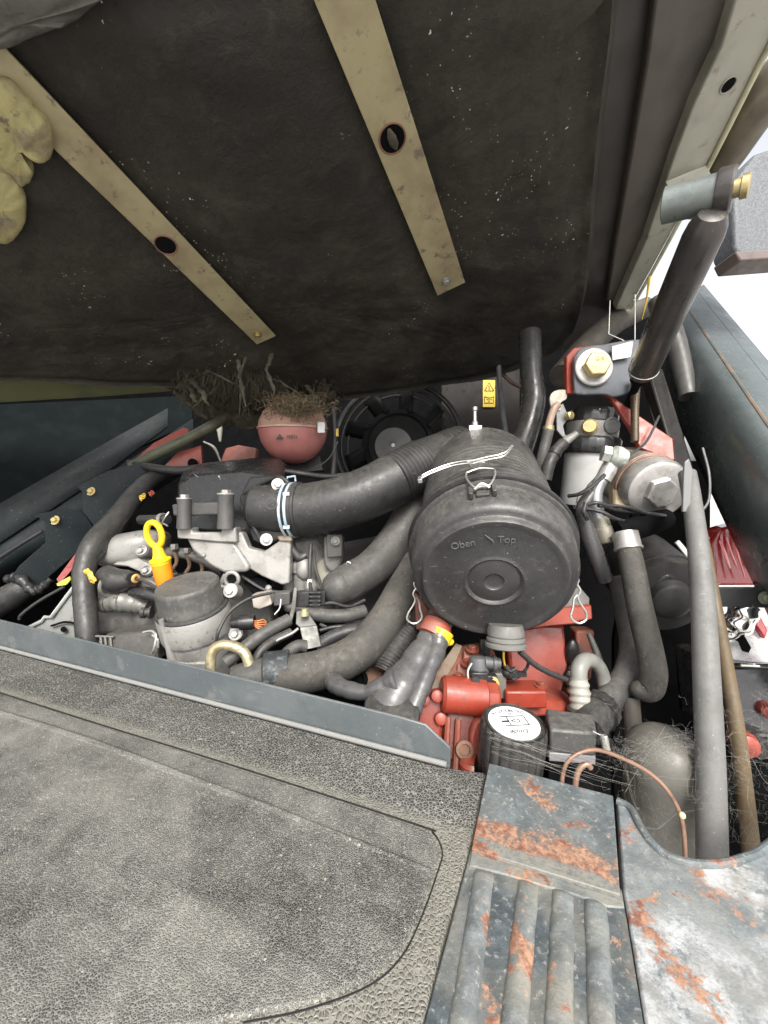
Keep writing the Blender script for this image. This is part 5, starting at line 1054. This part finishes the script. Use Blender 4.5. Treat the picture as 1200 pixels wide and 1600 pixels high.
mb = MB(); mb.box(P(527, 676, .955), rt*.003, fw*.002, up*.009); solo('yellow_cable_mark', mb, yellow_tape, 'tiny yellow mark between pink tank and fan shroud', 'mark', P(527, 682, .955), bevel=.0005)
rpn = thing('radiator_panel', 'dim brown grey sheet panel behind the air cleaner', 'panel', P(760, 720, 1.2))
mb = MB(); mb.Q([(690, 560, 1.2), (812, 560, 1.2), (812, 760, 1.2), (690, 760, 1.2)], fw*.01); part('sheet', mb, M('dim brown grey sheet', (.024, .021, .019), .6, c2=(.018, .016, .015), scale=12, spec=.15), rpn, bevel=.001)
ws = thing('warning_sticker', 'yellow warning sticker on the panel behind the air cleaner', 'sticker', P(764, 635, 1.195))
wc = P(764, 615, 1.195); sx = S(1, 1.195)
mb = MB(); mb.box(wc, rt*9.5*sx, up*21*sx, fw*.0006); part('backing', mb, label_yellow, ws)
mb = MB()
for ring_ in ([(-7, 4), (7, 4), (0, 17), (-7, 4)], [(0, 6), (0, 12)], [(-7, -5), (-7, -15), (7, -15), (7, -5), (0, -7), (-7, -5)], [(0, -7), (0, -14)], [(-4, -9), (-2, -9.5)], [(4, -9), (2, -9.5)]):
    mb.tube([wc-fw*.0012+rt*a*sx+up*b*sx for a, b in ring_], .0011, 5, 1)
part('pictogram', mb, ink, ws)
mb = MB(); mb.tube([P(828, 520, .88), P(830, 580, .87), P(834, 625, .86), P(826, 665, .85), P(812, 705, .85), P(800, 740, .86)], [.023, .023, .024, .024, .026, .026], 22); solo('air_inlet_pipe', mb, M('satin black pipe', (.035, .034, .033), .3, dust=.3), 'satin black upright pipe behind the air cleaner', 'pipe', P(800, 740, .86))
mb = MB(); mb.tube([P(778, 560, 1.0), P(781, 600, 1.0), P(785, 640, .98), P(792, 690, .95)], .006, 12); solo('grey_cable', mb, M('grey cable', (.13, .13, .135), .4), 'grey cable hanging right of the yellow sticker', 'cable', P(792, 690, .95))
mb = MB(); mb.tube([P(786, 585, 1.05), P(800, 598, 1.05), P(815, 605, 1.05)], .005, 10); solo('brown_lead', mb, M('brown lead', (.12, .07, .05), .5), 'short brown lead near the yellow sticker', 'lead', P(800, 600, 1.05))

# dim parts in the gaps between the larger pieces
dm = thing('fuel_rail', 'dim grey fuel rail with steel pipes behind the dipstick', 'fuel rail', P(300, 880, .80))
mb = MB(); mb.tube([P(255, 862, .84), P(300, 868, .82), P(350, 890, .80)], .011, 14); part('rail_tube', mb, alu_dirty, dm)
for (x, y) in ((272, 862), (292, 868), (312, 874)):
    mb = MB(); mb.tube([P(x, y, .815), P(x+4, y+16, .79), P(x-4, y+34, .785), P(x+2, y+60, .80)], .0035, 8); part('injector_pipe', mb, M('brown stained pipe', (.17, .11, .075), .5, .3) if x == 272 else bpy.data.materials['brown stained pipe'], dm)
    mb = MB(); mb.hexa(P(x, y-4, .81), up, .008, .01); part('union_nut', mb, alu_dirty, dm)
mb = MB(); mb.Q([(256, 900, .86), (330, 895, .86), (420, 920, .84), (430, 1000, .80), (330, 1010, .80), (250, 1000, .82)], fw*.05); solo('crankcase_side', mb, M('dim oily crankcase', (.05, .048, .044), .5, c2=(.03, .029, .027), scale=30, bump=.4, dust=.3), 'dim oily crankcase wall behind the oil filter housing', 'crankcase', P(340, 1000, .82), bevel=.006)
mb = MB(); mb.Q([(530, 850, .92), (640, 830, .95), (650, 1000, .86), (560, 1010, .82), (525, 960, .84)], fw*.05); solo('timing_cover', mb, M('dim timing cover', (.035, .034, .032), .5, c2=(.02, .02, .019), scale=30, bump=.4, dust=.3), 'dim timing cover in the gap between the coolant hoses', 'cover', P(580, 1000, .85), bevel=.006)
for i, (q, lb) in enumerate((([(500, 945, .70), (520, 942, .70), (545, 948, .71), (570, 938, .73)], 'thin black cable right of the connector cluster'), ([(500, 975, .685), (530, 990, .68), (560, 1000, .68), (590, 990, .69)], 'thin black cable under the dark bent pipe'))):
    mb = MB(); mb.tube([P(*p) for p in q], .003, 10); solo('loom_cable', mb, rubber, lb, 'cable', P(*q[0]))
# ================================================================== right side: brackets, filters
bk = thing('bolt_bracket', 'red bracket under a grey plate with one big gold hex bolt', 'bracket', P(930, 610, .72))
bn = -fw
mb = MB(); mb.Q([(885, 556, .73), (897, 543, .73), (935, 538, .73), (940, 612, .73), (886, 615, .73)], fw*.012); part('red_plate', mb, red, bk, bevel=.002)
mb = MB(); mb.Q([(940, 612, .735), (958, 620, .73), (1000, 650, .71), (1052, 685, .69), (1055, 720, .68), (1030, 712, .69), (1000, 700, .70), (985, 668, .71), (955, 622, .73)], fw*.010); part('red_arm', mb, red, bk, bevel=.002)
mb = MB(); mb.prism(spl([P(x, y, .715) for x, y in ((897, 560), (908, 544), (940, 538), (1000, 530), (1020, 545), (1010, 585), (985, 612), (960, 620), (945, 616), (905, 616), (898, 605), (897, 560))], 4)[:-1], fw*.008); part('grey_plate', mb, M('slate painted plate', (.085, .092, .105), .35, dust=.3), bk, bevel=.002)
bo = P(927, 574, .712)
mb = MB(); mb.lathe(bo, bn, [(0, 0), (.033, 0), (.033, .003), (.031, .0045), (.012, .0045), (0, .0045)], 40); wa = part('washer', mb, M('dull steel washer', (.42, .41, .40), .4, .6, c2=(.34, .33, .31)), bk)
mb = MB(); mb.hexa(bo+bn*.0045, (bn+up*.05).normalized(), .0225, .014, x=rt, ch=.15); hx_ = part('hex_bolt', mb, gold_zinc, bk, bevel=.001)
text('G·R', .010, bo+bn*.0187+up*.008+rt*.002, rt, up, M('stamped mark', (.30, .23, .09), .5, .5), hx_, depth=.0003)
text('CU', .010, bo+bn*.0187-up*.008-rt*.006, rt, up, bpy.data.materials['stamped mark'], hx_, depth=.0003)
mb = MB(); mb.Q([(956, 541, .705), (990, 532, .705), (986, 558, .705), (957, 563, .705)], fw*.002); solo('silver_tag', mb, M('worn silver tag', (.45, .44, .40), .45, .3, c2=(.35, .33, .29), scale=60), 'worn silver tag beside the gold hex bolt', 'tag', P(972, 563, .705), bevel=.0006)
mb = MB(); mb.tube([P(993, 590, .70), P(992, 640, .695), P(992, 690, .69)], [.008, .0065, .0065], 12); solo('strut_rod_sleeve', mb, M('bronze sleeve', (.09, .065, .04), .3, .5), 'thin bronze rod below the gas strut', 'rod', P(992, 690, .69))
mb = MB(); mb.tube([P(1030, 650, .68), P(1010, 690, .67), P(985, 710, .665), P(975, 722, .66)], .002, 8); solo('thin_black_lead', mb, rubber, 'thin black lead crossing the red bracket arm', 'lead', P(985, 712, .665))
mb = MB(); mb.tube([P(880, 590, .84), P(920, 540, .88), P(960, 505, .92), P(1010, 480, .95)], [.03, .028, .025, .022], 16); solo('dusty_duct', mb, M('dusty brown duct', (.065, .056, .045), .7, c2=(.10, .088, .07), dust=.4), 'dusty brown duct behind the gold bolt bracket', 'duct', P(930, 540, .88))
# fuel filter
ff = thing('fuel_filter', 'white canister fuel filter with black ring and metal head', 'fuel filter', P(925, 790, .79))
fz = (Z+rt*.06).normalized(); f0 = P(922, 700, .79)
mb = MB(); mb.lathe(f0, fz, [(0, -.11), (.043, -.11), (.0445, -.1), (.0445, 0), (0, 0)], 48); cn = part('canister', mb, white_plastic, ff)
mb = MB(); mb.lathe(f0, fz, [(.046, -.010), (.0505, -.012), (.053, -.008), (.053, .014), (.050, .018), (.045, .018)], 72, fn=lambda j, r: 1-.02*(j % 3 == 0 and r > .0515)); part('ring_nut', mb, gloss_black, ff)
mb = MB(); mb.lathe(f0, fz, [(.044, .018), (.046, .020), (.046, .046), (.044, .048), (0, .048)], 48); hd = part('metal_head', mb, alu, ff)
mb = MB(); mb.lathe(f0, fz, [(.042, .048), (.0435, .05), (.0435, .068), (.040, .073), (0, .074)], 60, fn=lambda j, r: 1-.02*(j % 3 == 0)); part('top_cap', mb, gloss_black, ff)
pd = (-fw+rt*.15).normalized(); po_ = f0+fz*.033+pd*.044+rt*.006
mb = MB(); mb.lathe(po_, pd, [(0, -.006), (.0155, -.006), (.0155, .004), (.013, .006), (.011, .004), (.006, .004), (.003, .002), (0, .002)], 28); part('port_plug', mb, M('grey rubber plug', (.14, .135, .13), .5), hd)
pb = f0+fz*.032+(-fw*.9-rt*.55).normalized()*.046
mb = MB(); mb.lathe(pb, (-fw*.9-rt*.45).normalized(), [(0, 0), (.0145, 0), (.0145, .005), (.0125, .0065), (.0125, .010), (.011, .0115), (0, .0115)], 24); part('banjo_bolt', mb, gold_zinc, hd)
text('Linde', .022, P(917, 776, .79-.0455), rt+up*.25, up-rt*.25, M('grey print', (.12, .12, .125), .5), cn, depth=.0003, shear=.5)
text('000 943', .010, P(910, 792, .79-.0455), rt, up, bpy.data.materials['grey print'], cn, depth=.0003)
fh = thing('fuel_return_hose', 'short black hose with silver ferrule from the gold banjo bolt', 'hose', P(858, 735, .72))
mb = MB(); mb.tube([P(900, 678, .738), P(890, 685, .735), P(880, 693, .73)], [.006, .0075, .0078], 14); part('ferrule', mb, silver, fh)
mb = MB(); mb.tube([P(881, 692, .73), P(868, 706, .725), P(858, 725, .72), P(852, 750, .72)], .0105, 16); part('hose_body', mb, rubber, fh)
mb = MB(); mb.lathe(P(866, 709, .724), P(858, 725, .72)-P(868, 706, .725), [(.0105, -.004), (.012, -.003), (.012, .003), (.0105, .004)], 20, closed=True); part('hose_clip', mb, black_plastic, fh)
hk = thing('hook_bracket', 'bright bent hook bracket with brass pipe left of the fuel filter', 'bracket', P(880, 690, .74))
mb = MB(); mb.prism(spl([P(x, y, .735) for x, y in ((862, 640), (859, 622), (866, 611), (884, 609), (886, 622), (878, 628), (874, 634), (878, 640), (870, 642), (862, 640))], 3)[:-1], fw*.005); part('hook', mb, M('pale zinc hook', (.40, .37, .31), .45, .4, c2=(.3, .27, .22), scale=60), hk, bevel=.001)
mb = MB(); mb.Q([(869, 640, .74), (880, 630, .74), (889, 652, .745), (880, 665, .745), (883, 678, .745), (893, 686, .745), (880, 684, .745), (870, 672, .745)], fw*.005); part('arm', mb, M('grey zinc arm', (.30, .30, .295), .4, .5), hk, bevel=.001)
mb = MB(); mb.lathe(P(888, 650, .738), -fw+rt*.6, [(0, 0), (.008, 0), (.008, .006), (.006, .008), (0, .008)], 12); part('brass_nut', mb, gold_zinc, hk)
mb = MB(); mb.tube([P(872, 632, .732), P(866, 638, .73), P(860, 655, .73), P(857, 668, .73)], .0065, 14); part('tan_pipe', mb, M('tan pipe', (.30, .21, .16), .5), hk)
mb = MB(); mb.lathe(P(857, 670, .73), V((.1, 0, -1)), [(.006, -.006), (.0095, -.005), (.0095, .004), (.007, .006)], 12); part('crimp_nut', mb, gold_zinc, hk)
mb = MB(); mb.tube([P(857, 672, .73), P(853, 690, .73), P(847, 715, .73), P(840, 745, .74)], .0095, 16); part('lower_hose', mb, grey_rubber, hk)
# hydraulic filter with hexagonal end
hf_ = thing('hydraulic_filter', 'round silver filter housing with large hex end', 'filter', P(1010, 810, .68))
h0, h1 = P(985, 745, .74), P(1031, 768, .655); hax = (h1-h0).normalized(); hl = (h1-h0).length
mb = MB(); mb.lathe(h0, hax, [(0, -.03), (.048, -.03), (.052, -.01), (.052, hl-.045), (.054, hl-.043), (.054, hl-.037), (.050, hl-.034)], 48); part('housing', mb, M('dusty tan metal', (.30, .26, .22), .5, .4, c2=(.2, .165, .135)), hf_)
mb = MB(); mb.lathe(h0, hax, [(.049, hl-.036), (.051, hl-.03), (.051, hl-.012), (.047, hl-.003), (.042, hl), (0, hl+.001)], 64); ec = part('end_cover', mb, silver, hf_)
mb = MB(); mb.hexa(h1, hax, .0255, .012, x=up+rt*.2, ch=.2); part('hex_head', mb, silver, ec, bevel=.001)
mb = MB(); mb.ring(h0+hax*(hl-.035), hax, .0515, .0025, 48, 8); part('copper_seal', mb, copper, hf_)
mb = MB(); mb.Q([(958, 740, .70), (975, 735, .70), (990, 760, .68), (985, 790, .675), (960, 800, .68)], fw*.02); part('side_boss', mb, M('tan boss', (.32, .25, .16), .5, .2), hf_, bevel=.004)
mb = MB(); mb.Q([(990, 708, .73), (1008, 700, .73), (1030, 706, .72), (1035, 712, .72), (1000, 716, .72)], fw*.01); part('yellow_shim', mb, M('olive yellow shim', (.4, .38, .1), .5), hf_, bevel=.001)
el = thing('elbow_pipe', 'silver elbow pipe with hex union nut in front of the fuel filter', 'pipe', P(945, 845, .66))
a = P(941, 708, .655)
mb = MB(); mb.hexa(a, (rt+up*-.25-fw*.2).normalized(), .0135, .012); mb.lathe(a+rt*.012-up*.003, (rt+up*-.25).normalized(), [(0, 0), (.010, 0), (.0165, .006), (.017, .014), (.014, .024), (0, .026)], 24); part('union_nut', mb, M('pale plated nut', (.55, .57, .52), .35, .5), el)
mb = MB(); mb.tube([P(956, 722, .662), P(950, 735, .66), P(942, 750, .66)], [.011, .0125, .012], 18, 5); part('collar', mb, silver, el)
mb = MB(); mb.tube([P(950, 738, .662), P(936, 755, .66), P(930, 775, .658), P(933, 800, .657), P(940, 825, .656)], .0105, 20); part('bent_tube', mb, M('grey plated tube', (.33, .34, .335), .3, .6, c2=(.25, .255, .25)), el)
mb = MB(); mb.lathe(P(937, 808, .657), (P(948, 845, .655)-P(937, 808, .657)), [(.0105, 0), (.0125, .001), (.0125, .016), (.014, .018), (.014, .040), (.012, .042), (0, .042)], 24); part('hose_ferrule', mb, M('brass grey ferrule', (.28, .26, .21), .4, .5), el)
mb = MB(); mb.tube([P(938, 748, .665), P(922, 765, .663), P(914, 785, .66), P(914, 800, .66)], .0075, 16); part('second_tube', mb, bpy.data.materials['grey plated tube'], el)
mb = MB(); mb.tube([P(925, 770, .66), P(912, 795, .66), P(918, 830, .66), P(932, 870, .66), P(945, 905, .67)], [.010, .012, .0135, .0135, .013], 18); solo('fuel_supply_hose', mb, M('smooth grey hose', (.05, .05, .051), .25, dust=.4), 'smooth grey black hose passing down between air cleaner and elbow pipe', 'hose', P(930, 890, .66))
wb = thing('wire_bundle', 'tangled black wires tied around the silver elbow pipe', 'wires', P(930, 800, .64))
for q in ([(888, 775, .66), (905, 772, .645), (925, 760, .64), (945, 742, .645)], [(918, 788, .64), (935, 786, .635), (960, 796, .64), (990, 800, .645), (1040, 806, .64)], [(918, 795, .64), (940, 800, .632), (965, 812, .635), (1000, 820, .645)], [(915, 785, .64), (912, 800, .637), (918, 812, .64)], [(935, 790, .636), (975, 792, .64), (1010, 802, .64)]):
    mb = MB(); mb.tube([P(*p) for p in q], .0032, 10); part('wire', mb, gloss_black, wb)
# hoses on the right
for (nm, lb, pts, r, m, fer) in (
    ('pressure_hose', 'grey braided pressure hose with silver ferrule ending in a hook bend', [(978, 842, .625), (988, 885, .61), (1000, 950, .595), (1016, 1020, .585), (1021, 1050, .58), (1020, 1066, .58)], [.0155, .0168, .0172, .0175, .0175, .0172], hose_cloth, (979, 845, .624)),
    ('return_hose', 'grey hose curving left behind the hooked pressure hose', [(968, 900, .67), (980, 960, .66), (988, 1010, .645), (978, 1055, .625), (952, 1092, .60), (932, 1112, .585)], .0185, M('dark woven hose', (.045, .045, .045), .7, bump=.5, bscale=900, dust=.6), None),
    ('tall_grey_hose', 'long pale grey hose standing upright at the right', [(1074, 740, .60), (1081, 780, .575), (1090, 850, .535), (1098, 940, .505), (1104, 1060, .475), (1110, 1200, .45), (1113, 1360, .425)], [.0115, .0115, .0118, .0128, .0135, .0138, .014], M('pale dusty hose', (.12, .12, .116), .65, c2=(.095, .095, .09), scale=30, bump=.3, bscale=500, fleck=1., dust=.3, dustc=(.3, .29, .26)), None),
    ('tall_brown_hose', 'long brown hose right of the pale grey upright hose', [(1078, 760, .60), (1100, 850, .56), (1118, 950, .53), (1138, 1060, .505), (1155, 1170, .485), (1185, 1420, .465)], [.006, .007, .0075, .008, .0085, .009], brown_hose, None)):
    t = thing(nm, lb, 'hose', P(*pts[-1]))
    mb = MB(); mb.tube([P(*p) for p in pts], r, 22); part('hose_body', mb, m, t)
    if fer:
        mb = MB(); mb.tube([P(1020, 1066, .58), P(1017, 1076, .58), P(1010, 1080, .582), P(1000, 1078, .585)], [.0172, .0165, .015, .013], 22, 4); mb.ball(P(1000, 1078, .585), .013, rt, fw, up); part('hook_end', mb, m, t)
        d = P(988, 885, .61)-P(*fer); mb = MB(); mb.lathe(P(*fer), d, [(.012, -.014), (.0185, -.012), (.0185, .010), (.020, .011), (.020, .014), (.0165, .015)], 28); part('ferrule', mb, silver, t)
mb = MB(); mb.tube([P(965, 832, .64), P(985, 828, .64), P(1010, 820, .65), P(1040, 810, .67)], [.017, .018, .018, .016], 18); solo('elbow_hose', mb, deep_black, 'black elbow hose above the silver ferrule', 'hose', P(980, 835, .64))
bh = thing('black_canister', 'matt black canister with flat round end behind the upright hoses', 'canister', P(1040, 990, .68))
c0 = P(1045, 935, .66); cx_ = (-fw+rt*-.15-up*.35).normalized()
mb = MB(); mb.lathe(c0, cx_, [(.066, -.12), (.066, -.015), (.062, -.004), (.050, 0), (.034, .001), (.030, .012), (.024, .016), (0, .017)], 44); part('body', mb, M('matt black canister paint', (.018, .018, .018), .5, dust=.25), bh)
mb = MB(); mb.ring(c0-cx_*.02, cx_, .0665, .002, 44, 8); part('rim', mb, M('satin black rim', (.04, .04, .04), .3), bh)
mb = MB(); mb.tube([P(1028, 908, .63), P(1040, 900, .625), P(1050, 902, .625)], .003, 8, 4); part('grip_ridge', mb, bpy.data.materials['satin black rim'], bh)
mb = MB(); mb.Q([(1070, 722, .565), (1077, 716, .565), (1083, 735, .565), (1079, 800, .56), (1067, 800, .56), (1069, 740, .565)], fw*.004); solo('flat_bracket', mb, M('grey flat bracket', (.17, .17, .165), .4, .3), 'grey flat bracket standing beside the silver hex filter', 'bracket', P(1074, 800, .595), bevel=.001)
mb = MB(); mb.tube([P(1098, 700, .66), P(1108, 740, .64), P(1108, 780, .63), (P(1096, 800, .63))], .0018, 8, 4); solo('wire_loop', mb, M('dim wire', (.2, .2, .2), .4, .4), 'thin dim wire loop below the dark post', 'wire', P(1100, 800, .63))
# fittings lower right of centre
th_ = thing('ribbed_fitting', 'translucent grey ribbed hose fitting arching beside the red rail', 'fitting', P(905, 1105, .58))
mb = MB(); mb.tube([P(908, 1108, .575), P(906, 1085, .58), P(904, 1060, .585)], [.0145, .014, .0125], 20, 24, fn=lambda t: 1+.07*math.sin(t*2*math.pi*4)); part('ribbed_stub', mb, trans_hose, th_, sharp=80)
mb = MB(); mb.tube([P(904, 1066, .585), P(905, 1045, .59), P(914, 1032, .60), P(928, 1034, .61), P(940, 1050, .615), P(945, 1075, .615)], [.0115, .0115, .011, .0105, .010, .010], 18); part('arched_hose', mb, M('dull grey arch', (.20, .20, .18), .45, c2=(.15, .15, .135)), th_)
mb = MB(); mb.lathe(P(908, 1108, .574), V((0, 0, 1)), [(0, -.02), (.018, -.02), (.018, 0), (.0155, .003), (0, .003)], 24); part('base_collar', mb, rubber, th_)
mb = MB(); mb.tube([P(920, 990, .66), P(932, 1020, .65), P(945, 1060, .64), P(955, 1090, .63)], [.004, .0055, .006, .006], 12); solo('dim_cable', mb, grey_rubber, 'dim grey cable between red frame and return hose', 'cable', P(955, 1090, .63))
ce = thing('clamped_elbow', 'black rubber elbow with toothed clamp right of the black box', 'elbow', P(935, 1140, .54))
mb = MB(); mb.tube([P(940, 1100, .59), P(930, 1118, .57), P(918, 1140, .55)], [.021, .024, .022], 22); part('elbow_body', mb, rubber, ce)
mb = MB(); mb.lathe(P(936, 1110, .58), P(930, 1118, .57)-P(940, 1100, .59), [(.022, -.010), (.0275, -.008), (.0275, .008), (.022, .010)], 48, closed=True, fn=lambda j, r: 1-.05*(j % 4 < 2 and r > .025)); part('toothed_clamp', mb, black_plastic, ce)
tn = thing('round_accumulator', 'dull grey dome topped canister behind the copper pipe', 'canister', P(1035, 1340, .47))
mb = MB(); mb.lathe(P(1036, 1180, .50), Z, [(0, .031), (.015, .030), (.027, .026), (.036, .018), (.041, .007), (.043, -.004), (.043, -.02), (.0405, -.024), (.0405, -.20), (0, -.20)], 44); part('dome', mb, M('dull grey canister', (.10, .096, .084), .5, c2=(.06, .057, .05), scale=18, dust=.5), tn)
cp = thing('copper_pipe', 'thin copper pipe arching over behind the rusty step', 'pipe', P(880, 1225, .41))
mb = MB(); mb.tube([P(878, 1240, .42), P(879, 1212, .42), P(887, 1190, .42), (P(906, 1176, .42)), P(935, 1172, .425), P(975, 1186, .43), P(1015, 1208, .43), P(1045, 1238, .425), P(1065, 1280, .42), P(1071, 1340, .41), P(1071, 1400, .40)], .0021, 12); part('arch', mb, copper, cp)
mb = MB(); mb.tube([P(898, 1240, .43), P(901, 1212, .43), P(908, 1198, .43), P(918, 1194, .43), P(923, 1200, .43)], .003, 12); part('stub', mb, copper, cp)
mb = MB(); mb.ball(P(1066, 1274, .4175), .0032, n=10, m=8); part('solder_bead', mb, M('pale solder', (.7, .6, .35), .4), cp)
mb = MB(); mb.tube([P(985, 1090, .60), P(988, 1130, .59), P(990, 1180, .58)], .012, 16); solo('dim_riser', mb, M('dim brown riser', (.07, .06, .05), .6), 'dim brown riser pipe behind the grey dome canister', 'pipe', P(990, 1180, .58))
# right recess: black case, lamp, chrome
bt = thing('battery_case', 'glossy black case with bright top edge at the right edge', 'case', P(1180, 1160, .55))
mb = MB(); mb.Q([(1132, 1040, .56), (1190, 1044, .54), (1300, 1044, .52), (1300, 1180, .50), (1190, 1190, .51), (1150, 1170, .54)], fw*.1); part('body', mb, gloss_black, bt, bevel=.005)
mb = MB(); mb.tube([P(1130, 1022, .56), P(1138, 1036, .555), P(1190, 1040, .535), P(1300, 1040, .52)], .003, 8, 4); part('top_edge', mb, chrome, bt)
mb = MB(); mb.tube([P(1175, 1150, .515), P(1190, 1148, .51), P(1206, 1152, .51)], .0045, 8, 4); part('handle', mb, gloss_black, bt)
mb = MB(); mb.Q([(1120, 985, .62), (1180, 975, .60), (1300, 1000, .56), (1300, 1036, .54), (1190, 1036, .545), (1135, 1030, .57)], fw*.01); solo('bright_tray', mb, M('bright aluminium tray', (.8, .8, .79), .3, .3), 'bright aluminium tray between lamp and black case', 'tray', P(1160, 1035, .56), bevel=.002)
mb = MB(); mb.Q([(1150, 990, .575), (1160, 988, .572), (1174, 1012, .56), (1170, 1020, .56), (1162, 1018, .562)], fw*.003); solo('dark_slot_insert', mb, deep_black, 'dark slot insert on the bright aluminium tray', 'insert', P(1165, 1020, .56))
mb = MB(); mb.tube([P(1118, 980, .60), P(1135, 985, .585), P(1152, 975, .575), P(1163, 955, .57), P(1168, 945, .57)], [.014, .017, .018, .017, .014], 20, 10, fn=lambda t: 1+.06*math.sin(t*28)); solo('chrome_elbow', mb, chrome, 'shiny chrome elbow under the black bar at the right', 'elbow', P(1140, 990, .585))
bl_ = thing('tail_lamp', 'red ribbed tail lamp seen past the frame beam', 'lamp', P(1150, 910, .66))
mb = MB(); mb.Q([(1112, 850, .67), (1126, 826, .67), (1152, 818, .67), (1200, 818, .67), (1260, 915, .65), (1118, 915, .66)], fw*.03); part('lens', mb, light_red, bl_, bevel=.004)
for i in range(6):
    x = 1120+i*9.5; y0 = 845-i*5 if i < 3 else 824
    mb = MB(); mb.tube([P(x+5, max(822, y0), .655), P(x+13, 865, .647), P(x+21+i*2, 880+(24 if 1 < i < 4 else 8), .64)], [.0022, .003, .0012], 8, 4, flat=.6); part('lens_rib', mb, sunlit_red, bl_)
mb = MB(); mb.Q([(1095, 852, .68), (1112, 838, .68), (1108, 870, .68), (1130, 912, .66), (1112, 915, .66)], fw*.004); part('near_white_plate', mb, M('near white plate', (.85, .83, .78), .3), bl_, bevel=.001)  # near white plate at the left edge of the lens
mb = MB(); mb.Q([(1056, 848, .62), (1062, 844, .62), (1082, 868, .615), (1080, 878, .615)], fw*.004); solo('bright_sliver', mb, M('bright aluminium sliver', (.75, .74, .68), .3, .3), 'bright aluminium sliver left of the upright grey hose', 'trim', P(1078, 876, .615), bevel=.001)
lr = thing('lower_red_lamp', 'narrow red lamp edge below the black bar', 'lamp', P(1180, 970, .58))
mb = MB(); mb.Q([(1168, 946, .59), (1180, 944, .59), (1200, 985, .575), (1196, 1000, .575), (1182, 975, .58)], fw*.01); part('lens', mb, light_red, lr, bevel=.002)
mb = MB(); mb.tube([P(1174, 950, .585), P(1179, 962, .58), P(1182, 972, .578)], .0025, 8, 3); part('lens_rib', mb, sunlit_red, lr)
mb = MB(); mb.Q([(1112, 918, .57), (1200, 918, .55), (1300, 918, .53), (1300, 950, .53), (1200, 950, .55), (1112, 948, .57)], fw*.006); cb = thing('black_cross_bar', 'flat black cross bar in front of the red lamp', 'bar', P(1160, 950, .56)); part('bar', mb, M('flat black bar', (.02, .02, .021), .5), cb, bevel=.001)
mb = MB(); mb.bolt(P(1194, 934, .549), -fw, .005); part('bolt', mb, M('greenish bolt', (.3, .32, .22), .5, .3), cb)
for (x, y, d, r, lb) in ((1166, 1165, .50, .014, 'red fitting half hidden behind the brown hose'), (1202, 1112, .52, .009, 'red fitting at the right edge above the cobwebs')):
    k = thing('red_fitting', lb, 'fitting', P(x, y, d), 'red fittings at the lower right'); mb = MB(); mb.lathe(P(x, y, d), -fw+rt*-.3, [(0, -.02), (r, -.018), (r*1.1, -.006), (r*.95, .004), (r*.4, .008), (0, .008)], 24, fn=lambda j, q: 1-.06*(j % 4 == 0)); part('grip', mb, red, k)
# dark wall at the right of the bay with an opening to the outside
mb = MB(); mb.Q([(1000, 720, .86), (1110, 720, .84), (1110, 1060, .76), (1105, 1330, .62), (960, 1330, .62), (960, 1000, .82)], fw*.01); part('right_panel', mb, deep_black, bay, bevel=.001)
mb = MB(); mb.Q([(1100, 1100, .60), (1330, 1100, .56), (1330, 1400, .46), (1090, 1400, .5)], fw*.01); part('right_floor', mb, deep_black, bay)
# cobwebs
def webs():
    rnd = random.Random(21); mb = MB()
    def strand(a, b, r, curl):
        q = [a.lerp(b, i/5)+V((rnd.gauss(0, 1), rnd.gauss(0, 1), rnd.gauss(0, 1)))*curl*(0 if i in (0, 5) else 1) for i in range(6)]
        mb.tube(q, r, 3, 4, cap=False)
    an = [P(x, y, d) for x, y, d in ((985, 1200, .46), (1000, 1290, .44), (1040, 1330, .43), (1090, 1180, .45), (1095, 1250, .44), (1130, 1120, .47), (1150, 1200, .46), (1160, 1290, .45), (1200, 1110, .45), (1210, 1180, .44), (1210, 1260, .43), (1190, 1330, .42), (1060, 1145, .47), (960, 1165, .46))]
    for i in range(70):
        a, b = rnd.sample(an, 2)
        if (a-b).length > .09: continue
        g = lambda: V((rnd.gauss(0, 1), rnd.gauss(0, 1), rnd.gauss(0, 1)))*.008
        strand(a+g(), b+g()-Z*.002, rnd.choice((.00004, .00006, .00009)), .0022)
    for i in range(330):
        a = rnd.choice(an)+V((rnd.gauss(0, 1), rnd.gauss(0, 1), rnd.gauss(0, 1)))*.014; d = V((rnd.gauss(0, 1), rnd.gauss(0, 1), rnd.gauss(0, 1)))
        strand(a, a+d*.011, .00004, .0028)
    for i in range(120):
        a = P(rnd.uniform(955, 1090), rnd.triangular(1145, 1200, 1168), rnd.uniform(.445, .46)); d = rt*rnd.uniform(-.03, .03)+up*rnd.gauss(0, .005)+fw*rnd.gauss(0, .004)
        strand(a, a+d, .00004, .002)
    for i in range(15):
        y = rnd.uniform(1140, 1180); a = P(rnd.uniform(757, 775), y, .44); b = P(rnd.uniform(860, 1010), y+rnd.uniform(45, 62), .41)
        strand(a, b, rnd.choice((.00005, .00007, .0001)), .0014)
    return mb
solo('cobweb', webs(), web_mat, 'pale tangled cobwebs stretched over the lower right corner', 'cobweb', P(1080, 1250, .43), sharp=80, kind='stuff')
